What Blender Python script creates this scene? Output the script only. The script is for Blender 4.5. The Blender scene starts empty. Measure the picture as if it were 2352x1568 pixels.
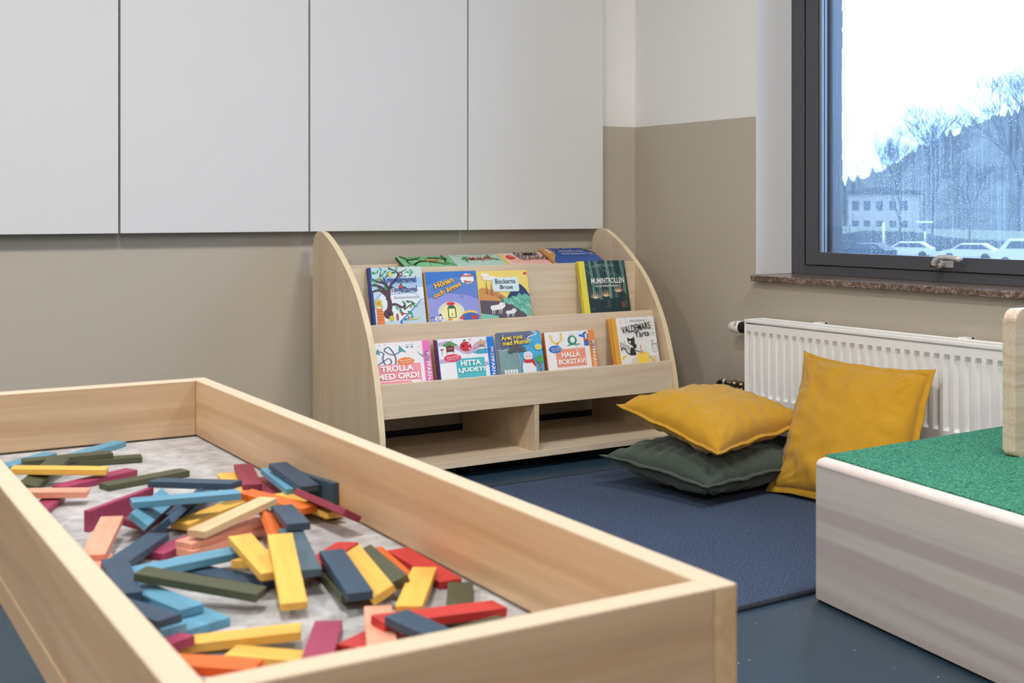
import bpy, bmesh, math, random
from mathutils import Vector, Matrix, Euler, noise

# ------------------------------------------------------------------ camera, world, lights, exposure
sc = bpy.context.scene
col = sc.collection
cam_d = bpy.data.cameras.new('camera'); cam = bpy.data.objects.new('camera', cam_d); col.objects.link(cam)
cam_d.sensor_width = 36.0; cam_d.lens = 2820.0 / 2352.0 * 36.0
cam_d.shift_y = -301.0 / 2352.0
cam_d.clip_start = 0.05; cam_d.clip_end = 2000
cam.location = (0, 0, 0.75); cam.rotation_euler = (math.radians(90), 0, math.radians(-32.56))
cam_d.dof.use_dof = True; cam_d.dof.focus_distance = 3.3; cam_d.dof.aperture_fstop = 11.0
sc.camera = cam
sc.view_settings.view_transform = 'Standard'; sc.view_settings.look = 'None'
sc.view_settings.gamma = 1.0; sc.view_settings.use_curve_mapping = False
sc.view_settings.exposure = 0.0
sc.cycles.use_denoising = True
sc.cycles.max_bounces = 8; sc.cycles.diffuse_bounces = 4; sc.cycles.glossy_bounces = 4
sc.cycles.transparent_max_bounces = 16
sc.cycles.caustics_reflective = False; sc.cycles.caustics_refractive = False

world = bpy.data.worlds.new('overcast_sky'); sc.world = world; world.use_nodes = True
wn = world.node_tree; wn.nodes.clear()
w_out = wn.nodes.new('ShaderNodeOutputWorld'); w_bg = wn.nodes.new('ShaderNodeBackground')
w_tc = wn.nodes.new('ShaderNodeTexCoord'); w_sep = wn.nodes.new('ShaderNodeSeparateXYZ')
w_rp = wn.nodes.new('ShaderNodeValToRGB')
wn.links.new(w_tc.outputs['Generated'], w_sep.inputs[0]); wn.links.new(w_sep.outputs['Z'], w_rp.inputs[0])
w_rp.color_ramp.elements[0].position = 0.0; w_rp.color_ramp.elements[0].color = (0.36, 0.66, 1.06, 1)
w_rp.color_ramp.elements[1].position = 0.22; w_rp.color_ramp.elements[1].color = (0.70, 0.87, 1.12, 1)
wn.links.new(w_rp.outputs[0], w_bg.inputs[0]); wn.links.new(w_bg.outputs[0], w_out.inputs[0])
w_bg.inputs[1].default_value = 3.7

LAMP_POS = [(0.35, 1.35), (2.0, 1.2), (0.35, -1.7), (2.0, -1.9), (-1.5, 1.35), (-1.5, -1.7)]
LAMP_W = [33, 24, 23, 16, 40, 26]
def lamp_light(x, y, power, parent):
    ld = bpy.data.lights.new('lamp_light', 'AREA'); ld.shape = 'RECTANGLE'; ld.size = 0.34; ld.size_y = 0.34
    ld.energy = power; ld.color = (1.0, 0.968, 0.93)
    lo = bpy.data.objects.new('lamp_light', ld); col.objects.link(lo); lo.parent = parent
    lo.location = (0, 0, -0.012)
    return lo

# ------------------------------------------------------------------ helpers
def srgb(r, g, b):
    def f(c):
        c /= 255.0
        return c / 12.92 if c <= 0.04045 else ((c + 0.055) / 1.055) ** 2.4
    return (f(r), f(g), f(b), 1.0)

def tag(o, label=None, cat=None, group=None, kind=None):
    if label: o['label'] = label
    if cat: o['category'] = cat
    if group: o['group'] = group
    if kind: o['kind'] = kind
    return o

def empty(name, loc, rz=0.0, rot=None):
    e = bpy.data.objects.new(name, None); col.objects.link(e); e.location = loc
    e.rotation_euler = rot if rot else (0, 0, rz); e.empty_display_size = 0.05
    return e

def link_mesh(name, me, mats, parent=None, smooth=False):
    o = bpy.data.objects.new(name, me); col.objects.link(o)
    if not isinstance(mats, (list, tuple)): mats = [mats]
    for m in mats: me.materials.append(m)
    if smooth:
        for p in me.polygons: p.use_smooth = True
    if parent is not None: o.parent = parent
    return o

def bm_obj(name, bm, mats, parent=None, smooth=False):
    me = bpy.data.meshes.new(name); bmesh.ops.recalc_face_normals(bm, faces=bm.faces); bm.to_mesh(me); bm.free()
    return link_mesh(name, me, mats, parent, smooth)

def py_obj(name, verts, faces, mats, parent=None, smooth=False, midx=None):
    me = bpy.data.meshes.new(name); me.from_pydata([tuple(v) for v in verts], [], faces)
    if midx:
        for p, i in zip(me.polygons, midx): p.material_index = i
    me.update()
    return link_mesh(name, me, mats, parent, smooth)

def add_box(bm, lo, hi, mi=0, bev=0.0, seg=2):
    lo = Vector(lo); hi = Vector(hi)
    r = bmesh.ops.create_cube(bm, size=1.0)
    vs = r['verts']; c = (lo + hi) / 2; d = hi - lo
    for v in vs: v.co = Vector((v.co.x * d.x + c.x, v.co.y * d.y + c.y, v.co.z * d.z + c.z))
    fs = set(f for v in vs for f in v.link_faces)
    for f in fs: f.material_index = mi
    if bev > 0:
        es = list(set(e for v in vs for e in v.link_edges))
        bmesh.ops.bevel(bm, geom=es, offset=bev, segments=seg, profile=0.5, affect='EDGES', clamp_overlap=True)
    return fs

def box(name, lo, hi, mat, parent=None, bev=0.0, seg=2):
    bm = bmesh.new(); add_box(bm, lo, hi, 0, bev, seg)
    return bm_obj(name, bm, mat, parent)

def prism(name, pts, axis, a, b, mat, parent=None, bev=0.0, seg=2, smooth=False):
    """extrude the 2-D polygon pts along axis ('x','y','z') from a to b"""
    bm = bmesh.new()
    def P(p, t):
        if axis == 'x': return (t, p[0], p[1])
        if axis == 'y': return (p[0], t, p[1])
        return (p[0], p[1], t)
    A = [bm.verts.new(P(p, a)) for p in pts]; B = [bm.verts.new(P(p, b)) for p in pts]
    n = len(pts)
    bm.faces.new(A); bm.faces.new(B[::-1])
    for i in range(n): bm.faces.new((A[i], A[(i + 1) % n], B[(i + 1) % n], B[i]))
    if bev > 0:
        bm.edges.ensure_lookup_table()
        es = [e for e in bm.edges if (e.verts[0] in A and e.verts[1] in A) or (e.verts[0] in B and e.verts[1] in B)]
        bmesh.ops.bevel(bm, geom=es, offset=bev, segments=seg, profile=0.5, affect='EDGES', clamp_overlap=True)
    return bm_obj(name, bm, mat, parent, smooth)

def tube(name, pts, rad, mat, parent=None, seg=14, caps=True):
    """swept tube; rad is one number or one per point"""
    bm = bmesh.new(); pts = [Vector(p) for p in pts]; n = len(pts)
    if not isinstance(rad, (list, tuple)): rad = [rad] * n
    rings = []; up = None
    for i, p in enumerate(pts):
        t = (pts[min(i + 1, n - 1)] - pts[max(i - 1, 0)]).normalized()
        if up is None:
            up = Vector((0, 0, 1)) if abs(t.z) < 0.9 else Vector((1, 0, 0))
        u = (up - t * up.dot(t)).normalized(); w = t.cross(u); up = u
        rings.append([bm.verts.new(p + (u * math.cos(2 * math.pi * k / seg) + w * math.sin(2 * math.pi * k / seg)) * rad[i]) for k in range(seg)])
    for i in range(n - 1):
        for k in range(seg):
            bm.faces.new((rings[i][k], rings[i][(k + 1) % seg], rings[i + 1][(k + 1) % seg], rings[i + 1][k]))
    if caps:
        bm.faces.new(rings[0][::-1]); bm.faces.new(rings[-1])
    o = bm_obj(name, bm, mat, parent, True)
    return o

def copy_tree(o, parent=None):
    c = o.copy(); col.objects.link(c)
    if parent is not None: c.parent = parent
    for ch in list(o.children): copy_tree(ch, c)
    return c

# ------------------------------------------------------------------ materials
MATS = {}
def new_mat(name):
    m = bpy.data.materials.new(name); m.use_nodes = True
    nt = m.node_tree; b = nt.nodes['Principled BSDF']
    return m, nt, b

def plain(name, c, rough=0.5, metal=0.0, spec=0.5, bump=0.0, bscale=200.0):
    if name in MATS: return MATS[name]
    m, nt, b = new_mat(name)
    b.inputs['Base Color'].default_value = c; b.inputs['Roughness'].default_value = rough
    b.inputs['Metallic'].default_value = metal; b.inputs['Specular IOR Level'].default_value = spec
    tc = nt.nodes.new('ShaderNodeTexCoord'); nz = nt.nodes.new('ShaderNodeTexNoise'); nz.inputs['Scale'].default_value = bscale
    nt.links.new(tc.outputs['Object'], nz.inputs['Vector'])
    if bump > 0:
        bp = nt.nodes.new('ShaderNodeBump'); bp.inputs['Strength'].default_value = bump; bp.inputs['Distance'].default_value = 0.001
        nt.links.new(nz.outputs['Fac'], bp.inputs['Height']); nt.links.new(bp.outputs[0], b.inputs['Normal'])
    else:
        mr = nt.nodes.new('ShaderNodeMapRange'); mr.inputs[3].default_value = max(0.02, rough - 0.04); mr.inputs[4].default_value = rough + 0.04
        nt.links.new(nz.outputs['Fac'], mr.inputs[0]); nt.links.new(mr.outputs[0], b.inputs['Roughness'])
    MATS[name] = m
    return m

def wood(name, c1, c2, grain='x', rough=0.42, scale=1.0, knots=0.0, c3=None, streak=0.5, fine=0.35):
    """procedural wood: stretched noise along the grain axis"""
    if name in MATS: return MATS[name]
    m, nt, b = new_mat(name); N = nt.nodes; Lk = nt.links
    tc = N.new('ShaderNodeTexCoord'); mp = N.new('ShaderNodeMapping')
    s = [14.0 * scale] * 3; s['xyz'.index(grain)] = 1.1 * scale
    mp.inputs['Scale'].default_value = s
    Lk.new(tc.outputs['Object'], mp.inputs['Vector'])
    n1 = N.new('ShaderNodeTexNoise'); n1.inputs['Scale'].default_value = 1.0; n1.inputs['Detail'].default_value = 4; n1.inputs['Distortion'].default_value = 0.6 + knots
    Lk.new(mp.outputs[0], n1.inputs['Vector'])
    mp2 = N.new('ShaderNodeMapping'); s2 = [160.0 * scale] * 3; s2['xyz'.index(grain)] = 5.0 * scale
    mp2.inputs['Scale'].default_value = s2; Lk.new(tc.outputs['Object'], mp2.inputs['Vector'])
    n2 = N.new('ShaderNodeTexNoise'); n2.inputs['Scale'].default_value = 1.0; n2.inputs['Detail'].default_value = 3
    Lk.new(mp2.outputs[0], n2.inputs['Vector'])
    wv = N.new('ShaderNodeTexWave'); wv.wave_type = 'BANDS'; wv.bands_direction = {'x': 'Z', 'y': 'Z', 'z': 'X'}[grain]
    wv.inputs['Scale'].default_value = 9.0 * scale; wv.inputs['Distortion'].default_value = 7.0; wv.inputs['Detail'].default_value = 2
    mp3 = N.new('ShaderNodeMapping'); s3 = [1.0] * 3; s3['xyz'.index(grain)] = 0.18; mp3.inputs['Scale'].default_value = s3
    Lk.new(tc.outputs['Object'], mp3.inputs['Vector']); Lk.new(mp3.outputs[0], wv.inputs['Vector'])
    r1 = N.new('ShaderNodeValToRGB'); r1.color_ramp.elements[0].position = 0.33; r1.color_ramp.elements[1].position = 0.68
    r1.color_ramp.elements[0].color = c1; r1.color_ramp.elements[1].color = c2
    Lk.new(n1.outputs['Fac'], r1.inputs[0])
    mx = N.new('ShaderNodeMixRGB'); mx.blend_type = 'MULTIPLY'; mx.inputs[0].default_value = fine
    r2 = N.new('ShaderNodeValToRGB'); r2.color_ramp.elements[0].color = (0.62, 0.56, 0.50, 1); r2.color_ramp.elements[1].color = (1, 1, 1, 1)
    r2.color_ramp.elements[0].position = 0.3; r2.color_ramp.elements[1].position = 0.6
    Lk.new(n2.outputs['Fac'], r2.inputs[0]); Lk.new(r1.outputs[0], mx.inputs[1]); Lk.new(r2.outputs[0], mx.inputs[2])
    mx2 = N.new('ShaderNodeMixRGB'); mx2.blend_type = 'MULTIPLY'; mx2.inputs[0].default_value = streak
    r3 = N.new('ShaderNodeValToRGB'); r3.color_ramp.elements[0].color = (0.80, 0.72, 0.64, 1); r3.color_ramp.elements[1].color = (1, 1, 1, 1)
    r3.color_ramp.elements[0].position = 0.0; r3.color_ramp.elements[1].position = 0.35
    Lk.new(wv.outputs['Fac'], r3.inputs[0]); Lk.new(mx.outputs[0], mx2.inputs[1]); Lk.new(r3.outputs[0], mx2.inputs[2])
    Lk.new(mx2.outputs[0], b.inputs['Base Color'])
    b.inputs['Roughness'].default_value = rough
    bp = N.new('ShaderNodeBump'); bp.inputs['Strength'].default_value = 0.12; bp.inputs['Distance'].default_value = 0.0006
    Lk.new(n2.outputs['Fac'], bp.inputs['Height']); Lk.new(bp.outputs[0], b.inputs['Normal'])
    MATS[name] = m
    return m

def speckle(name, base, dark, light, scale, rough, bump=0.4, dist=0.002, spec=0.3, contrast=(0.38, 0.66)):
    """fibre / carpet style two-tone noise"""
    if name in MATS: return MATS[name]
    m, nt, b = new_mat(name); N = nt.nodes; Lk = nt.links
    tc = N.new('ShaderNodeTexCoord')
    n1 = N.new('ShaderNodeTexNoise'); n1.inputs['Scale'].default_value = scale; n1.inputs['Detail'].default_value = 3; n1.inputs['Roughness'].default_value = 0.7
    Lk.new(tc.outputs['Object'], n1.inputs['Vector'])
    r = N.new('ShaderNodeValToRGB'); cr = r.color_ramp
    cr.elements[0].position = contrast[0]; cr.elements[0].color = dark; cr.elements[1].position = contrast[1]; cr.elements[1].color = light
    e = cr.elements.new((contrast[0] + contrast[1]) / 2); e.color = base
    Lk.new(n1.outputs['Fac'], r.inputs[0]); Lk.new(r.outputs[0], b.inputs['Base Color'])
    b.inputs['Roughness'].default_value = rough; b.inputs['Specular IOR Level'].default_value = spec
    bp = N.new('ShaderNodeBump'); bp.inputs['Strength'].default_value = bump; bp.inputs['Distance'].default_value = dist
    Lk.new(n1.outputs['Fac'], bp.inputs['Height']); Lk.new(bp.outputs[0], b.inputs['Normal'])
    MATS[name] = m
    return m

def fabric(name, c1, c2):
    if name in MATS: return MATS[name]
    m, nt, b = new_mat(name); N = nt.nodes; Lk = nt.links
    tc = N.new('ShaderNodeTexCoord')
    n1 = N.new('ShaderNodeTexNoise'); n1.inputs['Scale'].default_value = 9; n1.inputs['Detail'].default_value = 3
    Lk.new(tc.outputs['Object'], n1.inputs['Vector'])
    r = N.new('ShaderNodeValToRGB'); r.color_ramp.elements[0].position = 0.35; r.color_ramp.elements[1].position = 0.7
    r.color_ramp.elements[0].color = c1; r.color_ramp.elements[1].color = c2
    Lk.new(n1.outputs['Fac'], r.inputs[0])
    n2 = N.new('ShaderNodeTexNoise'); n2.inputs['Scale'].default_value = 420; n2.inputs['Detail'].default_value = 2
    Lk.new(tc.outputs['Object'], n2.inputs['Vector'])
    mx = N.new('ShaderNodeMixRGB'); mx.blend_type = 'MULTIPLY'; mx.inputs[0].default_value = 0.35
    Lk.new(r.outputs[0], mx.inputs[1]); Lk.new(n2.outputs['Fac'], mx.inputs[2])
    Lk.new(mx.outputs[0], b.inputs['Base Color'])
    b.inputs['Roughness'].default_value = 0.85; b.inputs['Specular IOR Level'].default_value = 0.2
    b.inputs['Sheen Weight'].default_value = 0.25; b.inputs['Sheen Roughness'].default_value = 0.5
    bp = N.new('ShaderNodeBump'); bp.inputs['Strength'].default_value = 0.25; bp.inputs['Distance'].default_value = 0.0008
    Lk.new(n2.outputs['Fac'], bp.inputs['Height']); Lk.new(bp.outputs[0], b.inputs['Normal'])
    MATS[name] = m
    return m

def paint_wall(name, c):
    m, nt, b = new_mat(name); N = nt.nodes; Lk = nt.links
    tc = N.new('ShaderNodeTexCoord'); n1 = N.new('ShaderNodeTexNoise'); n1.inputs['Scale'].default_value = 260; n1.inputs['Detail'].default_value = 3
    Lk.new(tc.outputs['Object'], n1.inputs['Vector'])
    b.inputs['Base Color'].default_value = c; b.inputs['Roughness'].default_value = 0.55; b.inputs['Specular IOR Level'].default_value = 0.35
    bp = N.new('ShaderNodeBump'); bp.inputs['Strength'].default_value = 0.22; bp.inputs['Distance'].default_value = 0.001
    Lk.new(n1.outputs['Fac'], bp.inputs['Height']); Lk.new(bp.outputs[0], b.inputs['Normal'])
    return m

M_white_paint = paint_wall('white_wall_paint', srgb(238, 236, 233))
M_beige_paint = paint_wall('beige_wall_paint', srgb(190, 180, 164))
M_ceiling = paint_wall('ceiling_paint', srgb(232, 230, 226))
M_panel = plain('white_panel_coating', srgb(222, 222, 221), 0.38, bump=0.12, bscale=420)
M_panel_edge = plain('panel_edge_grey', srgb(168, 160, 150), 0.5)
M_black = plain('black_rubber', srgb(16, 16, 18), 0.6)
M_white_gloss = plain('white_enamel', srgb(244, 243, 242), 0.32, bscale=12)
M_frame_grey = plain('grey_lacquered_aluminium', srgb(76, 77, 83), 0.42, spec=0.5)
M_frame_dark = plain('dark_window_gasket', srgb(28, 30, 40), 0.5)
M_chrome = plain('chrome_metal', srgb(150, 140, 128), 0.22, 1.0)
M_brass = plain('brass_nickel_fitting', srgb(168, 140, 112), 0.3, 1.0)
M_satin = plain('satin_aluminium', srgb(205, 202, 200), 0.38, 0.35)
M_white_plastic = plain('white_plastic', srgb(236, 232, 226), 0.35)
M_shelf_h = wood('pale_laminate_horizontal', srgb(224, 204, 176), srgb(234, 217, 192), 'x', 0.45, 0.8, 0.3, streak=0.15, fine=0.22)
M_shelf_v = wood('pale_laminate_vertical', srgb(212, 189, 157), srgb(225, 204, 174), 'z', 0.45, 0.8, 0.2, streak=0.15, fine=0.22)
M_shelf_edge = wood('pale_edge_banding', srgb(228, 207, 168), srgb(236, 217, 182), 'z', 0.45, 0.8, streak=0.12, fine=0.15)
M_shelf_edge_h = wood('laminate_front_edge', srgb(206, 191, 163), srgb(216, 201, 174), 'x', 0.45, 1.2, streak=0.3, fine=0.4)
M_tray_y = wood('maple_long_board', srgb(202, 166, 128), srgb(218, 187, 149), 'y', 0.40, 0.7, 1.2, streak=0.5, fine=0.3)
M_tray_x = wood('maple_end_board', srgb(190, 160, 128), srgb(206, 178, 146), 'x', 0.40, 0.7, 1.4, streak=0.55, fine=0.3)
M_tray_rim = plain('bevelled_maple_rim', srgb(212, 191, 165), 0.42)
M_tray_top = speckle('grey_concrete_laminate', srgb(176, 175, 176), srgb(152, 150, 151), srgb(198, 197, 199), 42, 0.42, 0.05, contrast=(0.3, 0.72))
M_rug = speckle('navy_speckled_pile', srgb(68, 82, 106), srgb(34, 44, 62), srgb(126, 140, 166), 400, 0.95, 0.9, 0.003, 0.1, (0.36, 0.66))
M_rug_edge = plain('dark_rug_binding', srgb(26, 30, 44), 0.8)
M_green = speckle('green_needle_felt', srgb(60, 128, 102), srgb(28, 78, 62), srgb(98, 166, 138), 260, 0.95, 0.8, 0.002, 0.1, (0.34, 0.66))
M_mustard = fabric('mustard_cotton', srgb(208, 155, 36), srgb(213, 161, 40))
M_dark_green = fabric('dark_green_cotton', srgb(66, 78, 68), srgb(72, 85, 74))

def pine_mat():
    m, nt, b = new_mat('white_washed_pine'); N = nt.nodes; Lk = nt.links
    tc = N.new('ShaderNodeTexCoord'); mp = N.new('ShaderNodeMapping'); mp.inputs['Scale'].default_value = (.32, .32, 15)
    Lk.new(tc.outputs['Object'], mp.inputs['Vector'])
    n1 = N.new('ShaderNodeTexNoise'); n1.inputs['Scale'].default_value = 1.0; n1.inputs['Detail'].default_value = 1.5; n1.inputs['Distortion'].default_value = 0.5
    Lk.new(mp.outputs[0], n1.inputs['Vector'])
    r = N.new('ShaderNodeValToRGB'); cr = r.color_ramp; cr.elements[0].position = 0.46; cr.elements[0].color = srgb(186, 174, 171)
    cr.elements[1].position = 0.53; cr.elements[1].color = srgb(206, 198, 190)
    Lk.new(n1.outputs['Fac'], r.inputs[0])
    mp2 = N.new('ShaderNodeMapping'); mp2.inputs['Scale'].default_value = (3, 3, 190); Lk.new(tc.outputs['Object'], mp2.inputs['Vector'])
    n2 = N.new('ShaderNodeTexNoise'); n2.inputs['Scale'].default_value = 1.0; n2.inputs['Detail'].default_value = 2; Lk.new(mp2.outputs[0], n2.inputs['Vector'])
    r2 = N.new('ShaderNodeValToRGB'); r2.color_ramp.elements[0].position = 0.35; r2.color_ramp.elements[0].color = (0.78, 0.75, 0.72, 1); r2.color_ramp.elements[1].position = 0.6
    Lk.new(n2.outputs['Fac'], r2.inputs[0])
    mx = N.new('ShaderNodeMixRGB'); mx.blend_type = 'MULTIPLY'; mx.inputs[0].default_value = 0.25
    Lk.new(r.outputs[0], mx.inputs[1]); Lk.new(r2.outputs[0], mx.inputs[2]); Lk.new(mx.outputs[0], b.inputs['Base Color'])
    b.inputs['Roughness'].default_value = 0.5
    return m
M_pine = pine_mat()
M_pine_rim = wood('pine_rounded_rim', srgb(236, 222, 216), srgb(246, 236, 230), 'y', 0.4, 0.8, streak=0.1, fine=0.1)

def floor_mat():
    m, nt, b = new_mat('blue_speckled_vinyl'); N = nt.nodes; Lk = nt.links
    tc = N.new('ShaderNodeTexCoord'); v = N.new('ShaderNodeTexVoronoi'); v.inputs['Scale'].default_value = 62; v.inputs['Randomness'].default_value = 1
    Lk.new(tc.outputs['Object'], v.inputs['Vector'])
    wn_ = N.new('ShaderNodeTexWhiteNoise'); Lk.new(v.outputs['Position'], wn_.inputs['Vector'])
    th = N.new('ShaderNodeMath'); th.operation = 'GREATER_THAN'; th.inputs[1].default_value = 0.80; Lk.new(wn_.outputs['Value'], th.inputs[0])
    ds = N.new('ShaderNodeMath'); ds.operation = 'LESS_THAN'; ds.inputs[1].default_value = 0.085; Lk.new(v.outputs['Distance'], ds.inputs[0])
    mu = N.new('ShaderNodeMath'); mu.operation = 'MULTIPLY'; Lk.new(th.outputs[0], mu.inputs[0]); Lk.new(ds.outputs[0], mu.inputs[1])
    mx = N.new('ShaderNodeMixRGB'); mx.inputs[1].default_value = srgb(40, 63, 80); mx.inputs[2].default_value = srgb(215, 220, 225)
    Lk.new(mu.outputs[0], mx.inputs[0]); Lk.new(mx.outputs[0], b.inputs['Base Color'])
    b.inputs['Roughness'].default_value = 0.36; b.inputs['Specular IOR Level'].default_value = 0.55
    n = N.new('ShaderNodeTexNoise'); n.inputs['Scale'].default_value = 180; bp = N.new('ShaderNodeBump'); bp.inputs['Strength'].default_value = 0.08; bp.inputs['Distance'].default_value = 0.001
    Lk.new(tc.outputs['Object'], n.inputs['Vector']); Lk.new(n.outputs['Fac'], bp.inputs['Height']); Lk.new(bp.outputs[0], b.inputs['Normal'])
    return m
M_floor = floor_mat()

def stone_mat():
    m, nt, b = new_mat('brown_stone'); N = nt.nodes; Lk = nt.links
    tc = N.new('ShaderNodeTexCoord')
    n1 = N.new('ShaderNodeTexNoise'); n1.inputs['Scale'].default_value = 70; n1.inputs['Detail'].default_value = 6; n1.inputs['Distortion'].default_value = 1.5
    Lk.new(tc.outputs['Object'], n1.inputs['Vector'])
    r = N.new('ShaderNodeValToRGB'); cr = r.color_ramp; cr.elements[0].position = 0.45; cr.elements[0].color = srgb(92, 74, 64)
    cr.elements[1].position = 0.74; cr.elements[1].color = srgb(170, 150, 135)
    Lk.new(n1.outputs['Fac'], r.inputs[0]); Lk.new(r.outputs[0], b.inputs['Base Color']); b.inputs['Roughness'].default_value = 0.22
    return m
M_stone = stone_mat()

def glass_mat():
    m, nt, b = new_mat('window_glass'); N = nt.nodes; Lk = nt.links
    out = N['Material Output']; N.remove(b)
    tr = N.new('ShaderNodeBsdfTransparent'); tr.inputs[0].default_value = (0.97, 0.98, 1.0, 1)
    gl = N.new('ShaderNodeBsdfGlossy'); gl.inputs['Roughness'].default_value = 0.02
    fr = N.new('ShaderNodeFresnel'); fr.inputs['IOR'].default_value = 1.25
    mx = N.new('ShaderNodeMixShader'); Lk.new(fr.outputs[0], mx.inputs[0]); Lk.new(tr.outputs[0], mx.inputs[1]); Lk.new(gl.outputs[0], mx.inputs[2])
    Lk.new(mx.outputs[0], out.inputs['Surface'])
    return m
M_glass = glass_mat()

def wet_glass_mat():
    """outer pane: clear with patches and vertical runs of condensation"""
    m, nt, b = new_mat('misted_glass'); N = nt.nodes; Lk = nt.links
    out = N['Material Output']; N.remove(b)
    tc = N.new('ShaderNodeTexCoord')
    mp = N.new('ShaderNodeMapping'); mp.inputs['Scale'].default_value = (1, 130, 3.0); Lk.new(tc.outputs['Object'], mp.inputs['Vector'])
    n1 = N.new('ShaderNodeTexNoise'); n1.inputs['Scale'].default_value = 1.0; n1.inputs['Detail'].default_value = 4; Lk.new(mp.outputs[0], n1.inputs['Vector'])
    n2 = N.new('ShaderNodeTexNoise'); n2.inputs['Scale'].default_value = 2.2; n2.inputs['Detail'].default_value = 2; Lk.new(tc.outputs['Object'], n2.inputs['Vector'])
    r1 = N.new('ShaderNodeMapRange'); r1.inputs[1].default_value = 0.5; r1.inputs[2].default_value = 0.72; Lk.new(n1.outputs['Fac'], r1.inputs[0])
    r2 = N.new('ShaderNodeMapRange'); r2.inputs[1].default_value = 0.40; r2.inputs[2].default_value = 0.62; Lk.new(n2.outputs['Fac'], r2.inputs[0])
    mu = N.new('ShaderNodeMath'); mu.operation = 'MULTIPLY'; Lk.new(r1.outputs[0], mu.inputs[0]); Lk.new(r2.outputs[0], mu.inputs[1])
    sc_ = N.new('ShaderNodeMath'); sc_.operation = 'MULTIPLY_ADD'; sc_.inputs[1].default_value = 0.18; sc_.inputs[2].default_value = 0.12; Lk.new(mu.outputs[0], sc_.inputs[0])
    tr = N.new('ShaderNodeBsdfTransparent'); tr.inputs[0].default_value = (0.95, 0.97, 1.0, 1)
    tl = N.new('ShaderNodeBsdfTranslucent'); tl.inputs[0].default_value = (0.62, 0.84, 1.0, 1)
    mx = N.new('ShaderNodeMixShader'); Lk.new(sc_.outputs[0], mx.inputs[0]); Lk.new(tr.outputs[0], mx.inputs[1]); Lk.new(tl.outputs[0], mx.inputs[2])
    Lk.new(mx.outputs[0], out.inputs['Surface'])
    return m
M_wet = wet_glass_mat()
def drop_mat():
    m, nt, b = new_mat('water_drop')
    b.inputs['Base Color'].default_value = (0.95, 0.98, 1, 1); b.inputs['Roughness'].default_value = 0.03
    b.inputs['Transmission Weight'].default_value = 1.0; b.inputs['IOR'].default_value = 1.33
    return m
M_drop = drop_mat()

# ------------------------------------------------------------------ room shell
WX, WY, CH = 2.70, 3.42, 2.60
X0, Y0 = -2.6, -2.8
BZ = 1.043                        # height where beige turns to white
def struct(o): o['kind'] = 'structure'; return o
struct(box('floor', (X0 - .1, Y0 - .1, -0.10), (WX + .45, WY + .12, 0.0), M_floor))
struct(box('ceiling', (X0 - .1, Y0 - .1, CH), (WX + .45, WY + .12, CH + .1), M_ceiling))

def wall_slab(name, parts):
    bm = bmesh.new()
    for lo, hi in parts:
        # split at the paint line
        for a, b_, mi in ((lo[2], min(hi[2], BZ), 0), (max(lo[2], BZ), hi[2], 1)):
            if b_ - a > 1e-4: add_box(bm, (lo[0], lo[1], a), (hi[0], hi[1], b_), mi)
    return struct(bm_obj(name, bm, [M_beige_paint, M_white_paint]))
wall_slab('wall_back', [((X0, WY, 0), (WX + .12, WY + .12, CH))])
wall_slab('wall_left', [((X0 - .1, Y0, 0), (X0, WY + .12, CH))])
wall_slab('wall_front', [((X0, Y0 - .1, 0), (WX + .12, Y0, CH))])
WY_L, WY_R, WZ_B, WZ_T = 2.815, 0.72, 0.532, 1.95      # window opening
wall_slab('wall_right', [((WX, WY_L, 0), (WX + .22, WY, CH)), ((WX, WY_R, 0), (WX + .22, WY_L, WZ_B)),
                         ((WX, WY_R, WZ_T), (WX + .22, WY_L, CH)), ((WX, Y0, 0), (WX + .22, WY_R, CH))])
M_reveal = plain('white_reveal_paint', srgb(230, 230, 232), 0.5)
bm = bmesh.new()
add_box(bm, (WX - .001, WY_L - .004, WZ_B + .018), (WX + .15, WY_L, WZ_T), 0, 0.001)
add_box(bm, (WX - .001, WY_R, WZ_T - .004), (WX + .15, WY_L, WZ_T), 0)
add_box(bm, (WX - .001, WY_R, WZ_B + .018), (WX + .15, WY_R + .004, WZ_T), 0)
struct(bm_obj('trim_1', bm, M_reveal))
for nm, lo, hi in (('baseboard_back', (X0, WY - .012, 0), (WX, WY, .065)), ('baseboard_right', (WX - .012, Y0, 0), (WX, WY - .012, .065))):
    struct(box(nm, lo, hi, M_black))

# outer brick leaf of the window opening
def brick_mat():
    m, nt, b = new_mat('grey_brick'); N = nt.nodes; Lk = nt.links
    tc = N.new('ShaderNodeTexCoord'); n1 = N.new('ShaderNodeTexNoise'); n1.inputs['Scale'].default_value = 60; n1.inputs['Detail'].default_value = 5
    Lk.new(tc.outputs['Object'], n1.inputs['Vector'])
    r = N.new('ShaderNodeValToRGB'); r.color_ramp.elements[0].color = srgb(50, 56, 60); r.color_ramp.elements[1].color = srgb(108, 114, 118)
    Lk.new(n1.outputs['Fac'], r.inputs[0]); Lk.new(r.outputs[0], b.inputs['Base Color']); b.inputs['Roughness'].default_value = 0.9
    bp = N.new('ShaderNodeBump'); bp.inputs['Strength'].default_value = 0.8; bp.inputs['Distance'].default_value = 0.004
    Lk.new(n1.outputs['Fac'], bp.inputs['Height']); Lk.new(bp.outputs[0], b.inputs['Normal'])
    return m
M_brick = brick_mat()
M_mortar = plain('mortar', srgb(92, 100, 108), 0.95)
rnd = random.Random(3)
bm = bmesh.new()
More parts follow.
